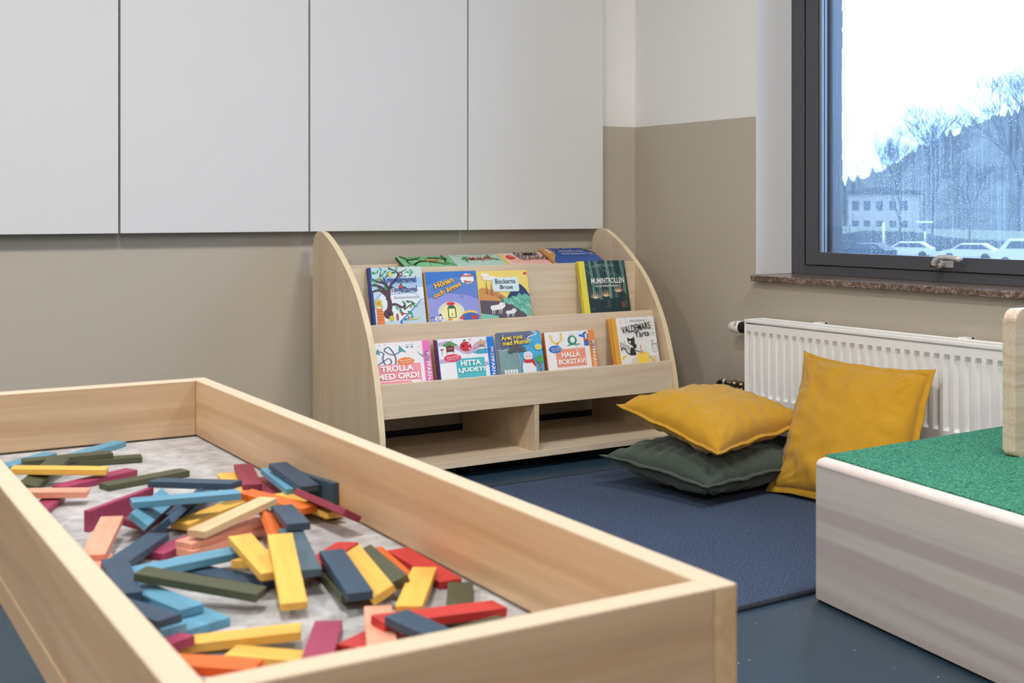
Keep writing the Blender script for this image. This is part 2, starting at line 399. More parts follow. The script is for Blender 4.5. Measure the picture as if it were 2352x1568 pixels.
for side, (ya, yb) in enumerate(((WY_L + .005, WY_L + .6), (WY_R - .6, WY_R - .005))):
    z = 0.30; k = 0
    while z < 2.2:
        j = rnd.uniform(-.002, .003); jx = rnd.uniform(-.004, .004)
        if side == 0: add_box(bm, (2.94, ya - j, z), (3.09 + jx, yb, z + .058), 0, 0.003, 1)
        else: add_box(bm, (2.94, ya, z), (3.09 + jx, yb + j, z + .058), 0, 0.003, 1)
        z += 0.070; k += 1
    if side == 0: add_box(bm, (2.94, ya + .004, .25), (3.082, yb, 2.25), 1)
    else: add_box(bm, (2.94, ya, .25), (3.082, yb - .004, 2.25), 1)
add_box(bm, (2.94, WY_R - .6, 0.0), (3.09, WY_L + .6, .50), 0)
add_box(bm, (2.94, WY_R - .6, 1.98), (3.09, WY_L + .6, 2.5), 0)
struct(bm_obj('wall_outside', bm, [M_brick, M_mortar]))

# ------------------------------------------------------------------ window
GX = 2.853
GL, GR, GB, GT = 2.700, 0.80, 0.621, 1.86        # visible glass edges
win = empty('window_1', (2.85, (WY_L + WY_R) / 2, WZ_B)); win['kind'] = 'structure'
def wpart(name, boxes, mat, bev=0.0015):
    bm = bmesh.new()
    for lo, hi in boxes: add_box(bm, lo, hi, 0, bev, 2)
    o = bm_obj(name, bm, mat); o.parent = win; o.matrix_parent_inverse = win.matrix_world.inverted()
    return o
win_inv = Matrix.Translation((-2.85, -(WY_L + WY_R) / 2, -WZ_B))
def wpart(name, boxes, mat, bev=0.0015, parent=None):
    bm = bmesh.new()
    for lo, hi in boxes: add_box(bm, lo, hi, 0, bev, 2)
    bm.transform(win_inv)
    return bm_obj(name, bm, mat, parent or win)
wpart('window_frame', [((2.85, 2.757, .55), (2.93, 2.811, 1.93)), ((2.85, .74, .55), (2.93, .79, 1.93)),
                       ((2.851, .74, .55), (2.93, 2.811, .5785)), ((2.851, .74, 1.90), (2.93, 2.811, 1.93))], M_frame_grey)
wpart('gasket', [((2.858, 2.746, .578), (2.90, 2.758, 1.91)), ((2.858, .78, .575), (2.90, 2.75, .582))], M_frame_dark, 0)
wpart('sash', [((2.846, 2.700, .5805), (2.90, 2.7475, 1.90)), ((2.846, .79, .5805), (2.90, .83, 1.90)),
               ((2.8465, .79, .581), (2.8535, 2.7475, .6205)), ((2.8535, .79, .581), (2.90, 2.70, .612)), ((2.8465, .79, 1.86), (2.90, 2.7475, 1.90))], M_frame_grey)
M_spacer = plain('aluminium_spacer', srgb(205, 215, 228), 0.35, 0.3)
sp = []
for xa, xb in ((2.8575, 2.867), (2.8715, 2.881)):
    sp += [((xa, 2.690, .612), (xb, 2.700, GT)), ((xa, .83, .612), (xb, 2.70, .6195))]
wpart('glass_spacer', sp, M_spacer, 0)
wpart('outer_bead', [((2.889, 2.675, .60), (2.93, 2.705, 1.88)), ((2.889, .82, .60), (2.935, 2.70, .614))], M_frame_grey, 0.001)
for gx in (2.8545, 2.869):
    me_v = [(gx - 2.85, y - (WY_L + WY_R) / 2, z - WZ_B) for y, z in ((.83, .612), (2.70, .612), (2.70, 1.87), (.83, 1.87))]
    bmg = bmesh.new(); add_box(bmg, (gx, .83, .612), (gx + .002, 2.70, 1.87)); bmg.transform(win_inv)
    bm_obj('glass_pane', bmg, M_glass, win)
bmg = bmesh.new(); vs = [bmg.verts.new((2.8845, y, z)) for y, z in ((.83, .61), (2.70, .61), (2.70, 1.87), (.83, 1.87))]; bmg.faces.new(vs)
bmg.transform(win_inv); bm_obj('misted_pane', bmg, M_wet, win)
# rain drops on the outside of the pane: countless, one object
bm = bmesh.new(); rnd = random.Random(11)
def drop(bm, y, z, r):
    n = 6; c = bm.verts.new((2.8865 + r * .55, y, z - r * .15)); ring = [bm.verts.new((2.8865, y + math.cos(2 * math.pi * k / n) * r, z + math.sin(2 * math.pi * k / n) * r * 1.15)) for k in range(n)]
    for k in range(n): bm.faces.new((c, ring[k], ring[(k + 1) % n]))
for i in range(5200):
    t = rnd.random()
    y = 2.69 - abs(rnd.gauss(0, .34)) if t < .75 else rnd.uniform(1.7, 2.69)
    z = .625 + abs(rnd.gauss(0, .16)) if rnd.random() < .6 else rnd.uniform(.62, 1.05)
    if y < 1.7: continue
    r = rnd.choice((.0006, .0008, .001, .0013)) * rnd.uniform(.8, 1.2)
    drop(bm, y, z, r)
bm.transform(win_inv)
o = bm_obj('raindrops', bm, M_drop, win, True); o['kind'] = 'stuff'
# sill
struct(prism('trim_2', [(2.67, .534), (2.672, .532), (2.86, .532), (2.86, .550), (2.672, .550), (2.67, .548)], 'y', .70, 2.8085, M_stone))

# window handle
hd = empty('window_handle', (2.85, 2.225, .600))
tag(hd, 'satin grey lever handle with key lock on the dark window sash', 'handle')
box('base_plate', (-.010, -.030, -.009), (-.003, .026, .010), M_satin, hd, .002)
tube('spindle', [(-.008, .004, 0), (-.030, .004, 0)], .011, M_satin, hd, 18)
tube('lever', [(-.034, .010, -.004), (-.036, .012, .003), (-.037, .006, .012), (-.037, -.008, .020), (-.037, -.03, .0215), (-.037, -.06, .019), (-.036, -.078, .0165)],
     [.0085, .0088, .008, .0075, .0072, .0074, .0082], M_satin, hd, 16)
lk_ = tube('lock_cylinder', [(-.036, .012, -.002), (-.0455, .012, -.002)], .0055, M_chrome, hd, 14)
box('key_slot', (-.0462, .0108, -.0045), (-.0454, .0132, .0005), M_black, lk_)

# ------------------------------------------------------------------ radiator under the sill
rad = empty('radiator', (2.635, 2.305, 0.14))
tag(rad, 'white ribbed panel radiator on the beige wall under the window sill', 'radiator')
def R(x, y, z): return (x - 2.635, y - 2.305, z - .14)
def rad_front():
    ys = []; n = 29; y_first, y_last = 2.742, 1.871
    ys.append(2.7535)
    gl = []
    for i in range(n):
        g = y_first + (y_last - y_first) * i / (n - 1); gl.append(g)
        ys += [g + .0100, g + .0068, g - .0072, g - .0100]
    ys.append(1.8555)
    dy = {1: 0, 2: 1, 3: 1, 0: 0}
    zs = [.150, .192, .200, .372, .386, .407]
    V = []; F = []
    for zi, z in enumerate(zs):
        for yi, y in enumerate(ys):
            k = (yi - 1) % 4 if 0 < yi < len(ys) - 1 else 0
            inner = k in (1, 2) and 0 < yi < len(ys) - 1 and zi in (2, 3)
            V.append(R(2.5985 + (.0105 if inner else 0), y, z))
    W_ = len(ys)
    for zi in range(len(zs) - 1):
        for yi in range(W_ - 1):
            a = zi * W_ + yi; F.append((a, a + W_, a + W_ + 1, a + 1))
    o = py_obj('front_panel', V, F, M_white_gloss, rad)
    return o
rad_front()
bm = bmesh.new(); add_box(bm, R(2.6105, 1.857, .150), R(2.664, 2.752, .405), 0, .002); bm_obj('convector_body', bm, M_white_gloss, rad)
for y0, y1 in ((2.754, 2.7585), (1.8505, 1.855)):
    bm = bmesh.new(); add_box(bm, R(2.5965, y0, .146), R(2.672, y1, .421), 0, .0015); bm_obj('side_cover', bm, M_white_gloss, rad)
bm = bmesh.new()
add_box(bm, R(2.5965, 1.855, .4105), R(2.604, 2.754, .4215), 0, .002)
add_box(bm, R(2.664, 1.855, .4105), R(2.672, 2.754, .4215), 0, .002)
for i in range(60):
    y = 1.865 + i * .0149
    add_box(bm, R(2.603, y, .4125), R(2.665, y + .009, .4195), 0)
for i in range(2): add_box(bm, R(2.603 + .03 * (i + .6), 1.855, .412), R(2.606 + .03 * (i + .6), 2.754, .419), 0)
bm_obj('top_grille', bm, M_white_gloss, rad)
for yy in (2.52, 2.02):
    bm = bmesh.new(); add_box(bm, R(2.66, yy, .419), R(2.70, yy + .02, .425), 0, .001); add_box(bm, R(2.69, yy, .2), R(2.70, yy + .02, .425), 0); bm_obj('wall_bracket', bm, M_white_gloss, rad)
bm = bmesh.new(); add_box(bm, R(2.612, 1.838, .34), R(2.66, 1.85, .385), 0, .004); bm_obj('end_plug', bm, M_black, rad)
# thermostat head
tv = empty('thermostat_valve', (2.642, 2.765, .389)); tag(tv, 'white thermostat dial with black collar beside the radiator top', 'valve')
tube('collar', [(0, -.008, 0), (0, .053, 0)], .0178, M_black, tv, 24)
tube('dial', [(0, .053, 0), (0, .055, 0), (0, .075, -.001), (0, .095, -.002), (0, .105, -.003), (0, .108, -.003)], [.0175, .0195, .0190, .0160, .011, .004], M_white_plastic, tv, 28)
bm = bmesh.new()
for a in (2.45, 2.75, 3.05): 
    cx, cz = math.cos(a) * .0196, math.sin(a) * .0196 + .004
    add_box(bm, (cx - .0006, .060, cz - .001), (cx + .0006, .066, cz + .0012))
bm_obj('dial_marks', bm, M_black, tv)
pp = empty('radiator_pipe', (2.655, 2.93, 0.0)); tag(pp, 'chrome and brass elbow pipe entering the radiator low on its end', 'pipe')
tube('elbow_pipe', [(0, .012, .0), (0, .012, .185), (0, .010, .198), (0, .002, .206), (0, -.012, .209), (0, -.10, .207)], .0075, M_chrome, pp, 16)
for yy, r in ((-.022, .0095), (.012, .0)): 
    if r: tube('compression_ring', [(0, yy - .004, .2088), (0, yy + .004, .209)], r, M_satin, pp, 16)
tube('brass_union', [(0, -.062, .208), (0, -.072, .208), (0, -.073, .208), (0, -.088, .2075), (0, -.089, .2075), (0, -.108, .207)], [.011, .0125, .0095, .0095, .0125, .0115], M_brass, pp, 6)
tube('brass_tee', [(0, -.100, .215), (0, -.100, .165)], .0085, M_brass, pp, 16)
tube('lower_pipe', [(0, -.030, .162), (0, -.112, .160)], .0075, M_chrome, pp, 16)

# ------------------------------------------------------------------ white wall panels (four boards in a row)
PB = .6875
edges = [(0.270, 0.8895), (0.8955, 1.4412), (1.4472, 1.9835), (1.9885, 2.521)]
plabels = ['large matt white board, leftmost in the row on the back wall', 'wide white board on the back wall, left of the bookcase',
           'white board directly above the left half of the bookcase', 'white board nearest the room corner, above the bookcase right end']
for (xa, xb), lb in zip(edges, plabels):
    e = empty('wall_panel', ((xa + xb) / 2, WY, PB)); tag(e, lb, 'wall panel', 'white boards in a row along the back wall')
    hw = (xb - xa) / 2
    box('board', (-hw, -.050, 0), (hw, -.032, 1.30), M_panel, e, .0012)
    for zz in (.12, 1.1): box('fixing_rail', (-hw + .03, -.032, zz), (hw - .03, 0, zz + .04), M_panel_edge, e)

# ------------------------------------------------------------------ book display shelf
SX0, SX1 = 1.459, 2.501; SI0, SI1 = 1.477, 2.483
shelf = empty('book_display_shelf', ((SX0 + SX1) / 2, 3.16, 0))
tag(shelf, 'pale wooden display bookcase with curved sides standing against the back wall', 'bookcase')
SC = (SX0 + SX1) / 2
prof = [(2.945, 0.004), (2.940, .06), (2.938, .13), (2.948, .190), (2.964, .265), (3.001, .377), (3.042, .457), (3.100, .537), (3.163, .595), (3.236, .648), (3.297, .680), (3.318, .6865), (3.335, .6885), (3.350, .686), (3.364, .677), (3.374, .664), (3.380, .645), (3.382, .615), (3.382, .004)]
def smooth_prof(p):
    out = []
    n = len(p)
    for i in range(n - 1):
        if 1 <= i <= n - 4:
            p0, p1, p2, p3 = p[i - 1], p[i], p[i + 1], p[i + 2]
            for k in range(5):
                t = k / 5.0
                q = [0.5 * ((2 * p1[j]) + (-p0[j] + p2[j]) * t + (2 * p0[j] - 5 * p1[j] + 4 * p2[j] - p3[j]) * t * t + (-p0[j] + 3 * p1[j] - 3 * p2[j] + p3[j]) * t ** 3) for j in (0, 1)]
                out.append(tuple(q))
        else: out.append(p[i])
    out.append(p[-1])
    return out
sp_ = [(y - 3.16, z) for y, z in smooth_prof(prof)]
def side_panel(xa, xb):
    bm = bmesh.new()
    A = [bm.verts.new((xa - SC, y, z)) for y, z in sp_]; B = [bm.verts.new((xb - SC, y, z)) for y, z in sp_]
    n = len(sp_)
    bm.faces.new(A); bm.faces.new(B[::-1])
    for i in range(n):
        f = bm.faces.new((A[i], A[(i + 1) % n], B[(i + 1) % n], B[i])); f.material_index = 1
    es = [e for e in bm.edges if (e.verts[0] in A and e.verts[1] in A) or (e.verts[0] in B and e.verts[1] in B)]
    bmesh.ops.bevel(bm, geom=es, offset=.0012, segments=2, profile=.5, affect='EDGES', clamp_overlap=True)
    return bm_obj('side_panel', bm, [M_shelf_v, M_shelf_edge], shelf)
side_panel(SX0, SI0); side_panel(SI1, SX1)
def sbox(name, y0, y1, z0, z1, mat, x0=SI0, x1=SI1, bev=.0008, label=None):
    o = box(name, (x0 - SC, y0 - 3.16, z0), (x1 - SC, y1 - 3.16, z1), mat, shelf, bev)
    return o
sbox('bottom_board', 2.959, 3.375, .0345, .053, M_shelf_h)
sbox('middle_board', 2.959, 3.375, .188, .206, M_shelf_h)
sbox('divider', 2.961, 3.375, .053, .188, M_shelf_v, 1.9685, 1.9845)
sbox('front_lip', 2.960, 2.975, .206, .281, M_shelf_h)
sbox('row_panel', 3.058, 3.072, .206, .4325, M_shelf_h)
sbox('row_panel', 3.147, 3.161, .340, .5845, M_shelf_h)
sbox('row_floor', 3.072, 3.147, .352, .366, M_shelf_h)
sbox('row_floor', 3.161, 3.368, .480, .494, M_shelf_h)
sbox('rear_panel', 3.368, 3.382, .34, .5850, M_shelf_h)
for fx in (SX0 + .012, SX1 - .012):
    for fy in (2.965, 3.36): 
        pass
bm = bmesh.new(); add_box(bm, (SI0 - SC, 3.30 - 3.16, .004), (SI1 - SC, 3.315 - 3.16, .0345)); bm_obj('plinth', bm, M_black, shelf)

# ------------------------------------------------------------------ picture books
HID = 0.0          # share of the cover that stands below the lip in front of it
def ink(r, g, b):
    return plain('ink_%02x%02x%02x' % (r, g, b), srgb(r, g, b), 0.38)
class Art:
    def __init__(s, w, h): s.w, s.h, s.V, s.F, s.I, s.M, s.l = w, h, [], [], [], [], 1
    def zz(s, z):
        z = min(1, max(0, z))
        return 0.0 if z <= .001 else (HID + (1 - HID) * z) * s.h
    def mi(s, c):
        m = ink(*c)
        if m not in s.M: s.M.append(m)
        return s.M.index(m)
    def poly(s, pts, c):
        y = -.00003 * s.l; s.l += 1; n = len(s.V)
        for x, z in pts: s.V.append((min(1, max(0, x)) * s.w, y, s.zz(z)))
        s.F.append(list(range(n, n + len(pts)))); s.I.append(s.mi(c))
    def rect(s, x0, z0, x1, z1, c): s.poly([(x0, z0), (x1, z0), (x1, z1), (x0, z1)], c)
    def ell(s, x, z, rx, rz, c, n=20, rot=0.0, scal=0.0, k=0):
        p = []
        for i in range(n):
            a = 2 * math.pi * i / n; q = 1 + (scal * (1 if i % 2 else -1) if scal else 0)
            u, v = math.cos(a) * rx * q, math.sin(a) * rz * q
            p.append((x + u * math.cos(rot) - v * math.sin(rot), z + u * math.sin(rot) + v * math.cos(rot)))
        s.poly(p, c)
    def line(s, pts, wd, c, wd2=None):
        """tapered ribbon through pts; one smooth polygon strip"""
        y = -.00003 * s.l; s.l += 1; k = s.mi(c)
        if wd2 is None: wd2 = wd
        q = []
        for i in range(len(pts) - 1):
            p0 = pts[max(i - 1, 0)]; p1 = pts[i]; p2 = pts[i + 1]; p3 = pts[min(i + 2, len(pts) - 1)]
            for j in range(4):
                t = j / 4.0
                q.append(tuple(0.5 * ((2 * p1[m]) + (-p0[m] + p2[m]) * t + (2 * p0[m] - 5 * p1[m] + 4 * p2[m] - p3[m]) * t * t + (-p0[m] + 3 * p1[m] - 3 * p2[m] + p3[m]) * t ** 3) for m in (0, 1)))
        q.append(pts[-1]); n0 = len(s.V)
        for i, p in enumerate(q):
            a = q[max(i - 1, 0)]; b = q[min(i + 1, len(q) - 1)]
            dx, dz = b[0] - a[0], b[1] - a[1]; L = math.hypot(dx, dz) or 1; w_ = (wd + (wd2 - wd) * i / (len(q) - 1)) / 2
            for sg in (-1, 1):
                s.V.append((min(1, max(0, p[0] - dz / L * w_ * sg)) * s.w, y, s.zz(p[1] + dx / L * w_ * sg)))
        for i in range(len(q) - 1):
            a = n0 + 2 * i; s.F.append([a, a + 1, a + 3, a + 2]); s.I.append(k)
    def burst(s, x, z, rx, rz, c, n=14):
        p = []
        for i in range(n * 6):
            a = 2 * math.pi * i / (n * 6); q = 1 + .09 * abs(math.sin(a * n / 2))
            p.append((x + math.cos(a) * rx * q, z + math.sin(a) * rz * q))
        s.poly(p, c)
    def leaf(s, x, z, r, a, c): s.ell(x, z, r, r * .42, c, 8, a)
    def build(s, name, parent):
        me = bpy.data.meshes.new(name); me.from_pydata(s.V, [], s.F)
        for p, i in zip(me.polygons, s.I): p.material_index = i
        me.update(); return link_mesh(name, me, s.M, parent)

def text(parent, s, x, z, w, h, c, W_, H_, y=-.0034, bold=0.0, rot=0.0, name='title', shear=0.0, outline=None, vertical=False):
    """lettering that fills the box x,z,w,h given in cover fractions"""
    if abs(rot + math.pi / 2) < .01: z = HID + (1 - HID) * (z + h / 2) - h / 2
    else: z = HID + (1 - HID) * z; h = h * (1 - HID)
    def one(col_, off, yy):
        cu = bpy.data.curves.new(name, 'FONT'); cu.body = s; cu.size = 1.0; cu.offset = off; cu.shear = shear; cu.resolution_u = 3
        cu.align_x = 'CENTER'; cu.align_y = 'CENTER'; cu.space_line = .85
        t = bpy.data.objects.new(name, cu)
        me = bpy.data.meshes.new_from_object(t); bpy.data.objects.remove(t)
        xs = [v.co.x for v in me.vertices]; zs = [v.co.y for v in me.vertices]
        if not xs: return
        x0, x1, z0, z1 = min(xs), max(xs), min(zs), max(zs)
        return me, (x0, x1, z0, z1)
    r = one(c, bold, y)
    def place(me, bb, col_, yy):
        x0, x1, z0, z1 = bb; sx = w * W_ / (x1 - x0); sz = h * H_ / (z1 - z0); cx, cz = (x0 + x1) / 2, (z0 + z1) / 2
        for v in me.vertices:
            a, b_ = (v.co.x - cx) * sx, (v.co.y - cz) * sz
            v.co = ((x + w / 2) * W_ + a * math.cos(rot) - b_ * math.sin(rot), yy, (z + h / 2) * H_ + a * math.sin(rot) + b_ * math.cos(rot))
        me.update()
        return link_mesh(name, me, ink(*col_), parent)
    if outline:
        r2 = one(outline, bold + .035, y)
        place(r2[0], r[1], outline, y + .0001)
    return place(r[0], r[1], c, y)

M_paper = plain('book_pages', srgb(232, 228, 218), 0.8)
def book(label, x, y, z, w, h, t, lean, cover, spine, spine_w=0.0, dz=0, cat='book', yaw=0.0, round_=False, group=None):
    e = empty('picture_book', (x, y, z), rot=(-lean, 0, yaw))
    tag(e, label, cat, group)
    cm, sm = ink(*cover), ink(*spine)
    b = .0022
    if round_:
        r = .012; pts = [(0, 0), (w, 0)]
        pts += [(w - r + r * math.cos(a), h - r + r * math.sin(a)) for a in [i * math.pi / 10 for i in range(6)]]
        pts += [(r * .5 + r * .5 * math.cos(a), h - r * .5 + r * .5 * math.sin(a)) for a in [math.pi / 2 + i * math.pi / 10 for i in range(6)]]
        prism('front_cover', pts, 'y', 0, b, cm, e, .0004)
        prism('page_block', [(max(q[0], .001), q[1]) for q in pts], 'y', b, t, M_paper, e, .0003)
    else:
        bm = bmesh.new(); add_box(bm, (0, 0, 0), (w, b, h), 0, .0006); bm_obj('front_cover', bm, cm, e)
        bm = bmesh.new(); add_box(bm, (0, t - b, 0), (w, t, h), 0, .0006); bm_obj('back_cover', bm, sm, e)
        bm = bmesh.new(); add_box(bm, (.002, b, .003), (w - .003, t - b, h - .003)); bm_obj('page_block', bm, M_paper, e)
        bm = bmesh.new(); add_box(bm, (-.0016, 0, 0), (.0012, t, h), 0, .0008); bm_obj('spine', bm, sm, e)
    return e

LN1 = math.radians(13.1); LN2 = math.radians(12.7)
def lean_pt(row):
    return (2.9852, .2092, LN1) if row == 1 else (3.0825, .3693, LN2)
def leaves(a, pts, cols, r=.035, seed=1):
    q = random.Random(seed)
    for x, z in pts: a.leaf(x, z, r * q.uniform(.8, 1.3), q.uniform(0, 3.14), q.choice(cols))

# -- row 1 (lower)
HID = .405
y1, z1, l1 = lean_pt(1)
def skribble_stars(a, pts, c, r=.012):
    for x, z in pts: a.ell(x, z, r, r, c, 8, 0, .45)
def badge(a, e, x, z, rx, rz, c, W_, H_):
    a.burst(x, z, rx, rz, c)
    text(e, 'PEPPA OCH PREPPA', x - rx * .78, z + .005, rx * 1.56, rz * .36, (250, 240, 235), W_, H_, bold=.01, name='badge_text', rot=.09)
    text(e, 'INFÖR LÄSSTART!', x - rx * .7, z - rz * .5, rx * 1.4, rz * .36, (250, 240, 235), W_, H_, bold=.01, name='badge_text', rot=.09)
def band(a, e, x0, c, W_, H_):
    a.rect(x0, 0, 1, 1, c)
    o = text(e, 'PREPPARNA', x0 + (1 - x0) * .5 - .25, .26, .50, (1 - x0) * .52 * W_ / H_, (245, 245, 250), W_, H_, rot=-math.pi / 2, bold=.02, name='series_text')
    text(e, 'LÄS', x0 + (1 - x0) * .5 - .075, .56, .15, (1 - x0) * .55 * W_ / H_, (60, 60, 170), W_, H_, rot=-math.pi / 2, bold=.02, name='series_text')

w, h = .178, .182
e = book('white picture book with pink band and TROLLA MED ORD! title, lower row', 1.479, y1, z1, w, h, .010, l1, (240, 238, 240), (235, 130, 190))
a = Art(w, h)
a.line([(.0, .43), (.09, .47), (.26, .60), (.30, .48), (.20, .44), (.16, .60), (.18, .74), (.06, .80)], .028, (112, 122, 142))
a.line([(.36, .40), (.38, .62), (.28, .88), (.20, .80), (.34, .68), (.50, .78)], .03, (112, 122, 142))
a.poly([(.0, .74), (.10, .86), (.12, .70)], (88, 160, 160)); a.poly([(.46, .92), (.58, .72), (.44, .77)], (88, 160, 160))
for q in (.60, .68): a.ell(q, .86, .022, .018, (60, 70, 90)); a.ell(q + .005, .865, .007, .007, (240, 240, 240)); a.line([(q - .03, .90), (q, .92), (q + .03, .90)], .007, (60, 60, 70))
skribble_stars(a, [(.22, .95), (.40, .93), (.70, .97), (.80, .85), (.68, .72), (.78, .72), (.12, .95)], (232, 150, 90))
a.line([(.80, .66), (.88, .58), (.94, .66), (.88, .70), (.86, .60), (.92, .50), (.955, .30), (.94, .02)], .014, (92, 185, 175))
a.line([(.78, .70), (.86, .60)], .010, (70, 90, 90))
a.rect(0, 0, .80, .44, (242, 158, 170)); a.line([(0, .02), (.4, .03), (.78, .0)], .02, (245, 240, 244))
badge(a, e, .55, .50, .14, .095, (240, 140, 70), w, h)
band(a, e, .865, (240, 120, 186), w, h)
text(e, 'TROLLA', .10, .26, .56, .15, (250, 248, 248), w, h, bold=.035)
text(e, 'MED ORD!', .03, .065, .72, .15, (250, 248, 248), w, h, bold=.035)
a.build('cover_art', e)

def stack_behind(label, x, row, w, h, t, cover, spine, off):
    yy, zz, ll = lean_pt(row)
    return book(label, x, yy + off * math.cos(ll), zz, w, h, t, ll, cover, spine)
w, h = .184, .181
e = book('white picture book with blue band and HITTA LJUDET! title on turquoise', 1.682, y1, z1, w, h, .010, l1, (242, 242, 244), (44, 92, 180))
stack_behind('red backed picture book hidden behind the blue banded one, lower row', 1.681, 1, w, h, .010, (235, 235, 235), (170, 30, 40), .0106)
a = Art(w, h)
a.line([(-.0, .86), (.2, .90), (.38, .72), (.55, .62), (.72, .84), (.87, .86)], .10, (205, 178, 205))
a.line([(0, .42), (.3, .43), (.6, .26), (.87, .30)], .11, (205, 178, 205))
a.rect(.14, .66, .28, .84, (110, 55, 50)); a.poly([(.06, .84), (.20, .95), (.36, .83), (.28, .80), (.2, .84), (.12, .80)], (95, 155, 95)); a.line([(.22, .90), (.27, .99)], .008, (90, 90, 90))
a.line([(.15, .66), (.15, .58)], .007, (90, 60, 50)); a.line([(.27, .66), (.27, .58)], .007, (90, 60, 50)); a.ell(.21, .75, .05, .02, (170, 120, 110))
a.ell(.065, .73, .035, .018, (150, 60, 90)); a.line([(.065, .72), (.065, .58)], .008, (120, 60, 80))
a.ell(.49, .78, .105, .13, (205, 45, 62)); a.ell(.45, .80, .018, .03, (60, 20, 30)); a.ell(.55, .84, .02, .02, (235, 200, 205)); a.ell(.55, .72, .02, .02, (235, 200, 205)); a.leaf(.47, .94, .035, .9, (40, 110, 80)); a.line([(.49, .90), (.49, .97)], .009, (70, 50, 40))
a.line([(.55, .96), (.60, .92), (.57, .98), (.62, .99)], .008, (225, 90, 130))
a.poly([(.60, .60), (.70, .68), (.87, .70), (.87, .56), (.70, .56)], (70, 165, 200))
a.poly([(.70, .82), (.77, .96), (.86, .81)], (222, 170, 140)); a.rect(.73, .74, .83, .82, (170, 140, 130)); 
for q in (.72, .84): a.line([(q, .78), (q, .64)], .007, (80, 70, 80))
a.line([(.70, .75), (.86, .75)], .008, (80, 70, 80)); a.line([(.66, .72), (.67, .58)], .009, (150, 180, 190)); a.ell(.66, .72, .045, .02, (225, 120, 150))
a.rect(.29, 0, .80, .47, (84, 190, 200))
badge(a, e, .235, .50, .145, .095, (232, 70, 112), w, h)
band(a, e, .875, (30, 125, 220), w, h)
text(e, 'HITTA', .36, .27, .36, .145, (250, 252, 252), w, h, bold=.035)
text(e, 'LJUDET!', .31, .075, .47, .145, (250, 252, 252), w, h, bold=.035)
a.build('cover_art', e)

w, h = .157, .190
e = book('grey and blue board book with rounded corners, umbrella, sun and tree cover', 1.875, y1, z1, w, h, .014, l1, (108, 118, 140), (120, 125, 140), round_=True)
a = Art(w, h)
a.poly([(.40, .0), (.62, .0), (1, 0), (1, .90), (.96, .96), (.85, .985), (.78, .86), (.70, .70), (.45, .66), (.3, .5)], (78, 176, 222))
a.poly([(.03, .0), (.5, 0), (.46, .62), (.1, .62), (.03, .56)], (128, 160, 165))
a.poly([(.04, .60), (.06, .98), (.70, .985), (.76, .92), (.72, .84), (.64, .80), (.52, .72), (.36, .60), (.24, .58), (.16, .55), (.09, .57)], (104, 112, 146))
for q in ((.06, .57), (.13, .55), (.22, .57)): a.ell(q[0], q[1], .05, .022, (225, 230, 235)); a.ell(q[0] - .005, q[1] + .012, .05, .022, (104, 112, 146))
a.line([(.80, .985), (.90, .96), (.88, .90), (.80, .88), (.72, .84), (.70, .78), (.78, .77)], .022, (236, 240, 246))
rr = random.Random(5)
for i in range(60): a.ell(rr.uniform(.05, .42), rr.uniform(.02, .52), .006, .006, (190, 212, 212), 5)
for i in range(26):
    q = rr.uniform(.46, .80), rr.uniform(.52, .72); a.line([q, (q[0] - .015, q[1] - .03)], .006, (48, 118, 180))
a.poly([(.22, .49), (.27, .60), (.38, .67), (.50, .66), (.60, .58), (.64, .46), (.55, .49), (.47, .46), (.38, .49), (.30, .45)], (92, 96, 104))
for q in (.33, .45, .55): a.line([(.42, .66), (q, .47)], .006, (50, 52, 60))
a.line([(.43, .48), (.46, .30), (.47, .12), (.44, .08), (.41, .11)], .012, (210, 190, 170))
# plain standing child in a raincoat instead of the printed figure
a.poly([(.52, 0), (.50, .10), (.54, .22), (.64, .26), (.76, .22), (.80, .10), (.80, 0)], (236, 238, 240)); a.ell(.65, .34, .10, .10, (240, 226, 212)); a.poly([(.54, .36), (.58, .46), (.70, .47), (.77, .38), (.74, .36), (.56, .36)], (225, 228, 232))
for q in (.62, .69): a.ell(q, .345, .010, .012, (40, 40, 50))
a.poly([(.54, .21), (.56, .26), (.76, .26), (.78, .20), (.82, .08), (.78, .07), (.72, .17), (.58, .17)], (205, 52, 58))
a.ell(.90, .57, .085, .082, (190, 226, 232), 24, 0, .12); a.ell(.90, .57, .062, .06, (248, 216, 48))
a.rect(.885, .0, .925, .16, (170, 110, 80)); a.ell(.905, .25, .088, .105, (76, 176, 96), 22, 0, .06)
for q in ((.87, .22), (.94, .20), (.90, .28), (.86, .30), (.95, .29), (.91, .33), (.90, .18)): a.ell(q[0], q[1], .014, .012, (150, 70, 50), 10)
for i in range(5): a.ell(.12 + i * .06, .015, .03, .02, (236, 240, 240), 10)
text(e, 'Året runt', .10, .80, .48, .15, (246, 222, 80), w, h, bold=.03, outline=(30, 40, 80), rot=.04)
text(e, 'med Mumin', .12, .665, .60, .125, (246, 222, 80), w, h, bold=.03, outline=(30, 40, 80), rot=.04)
a.build('cover_art', e)

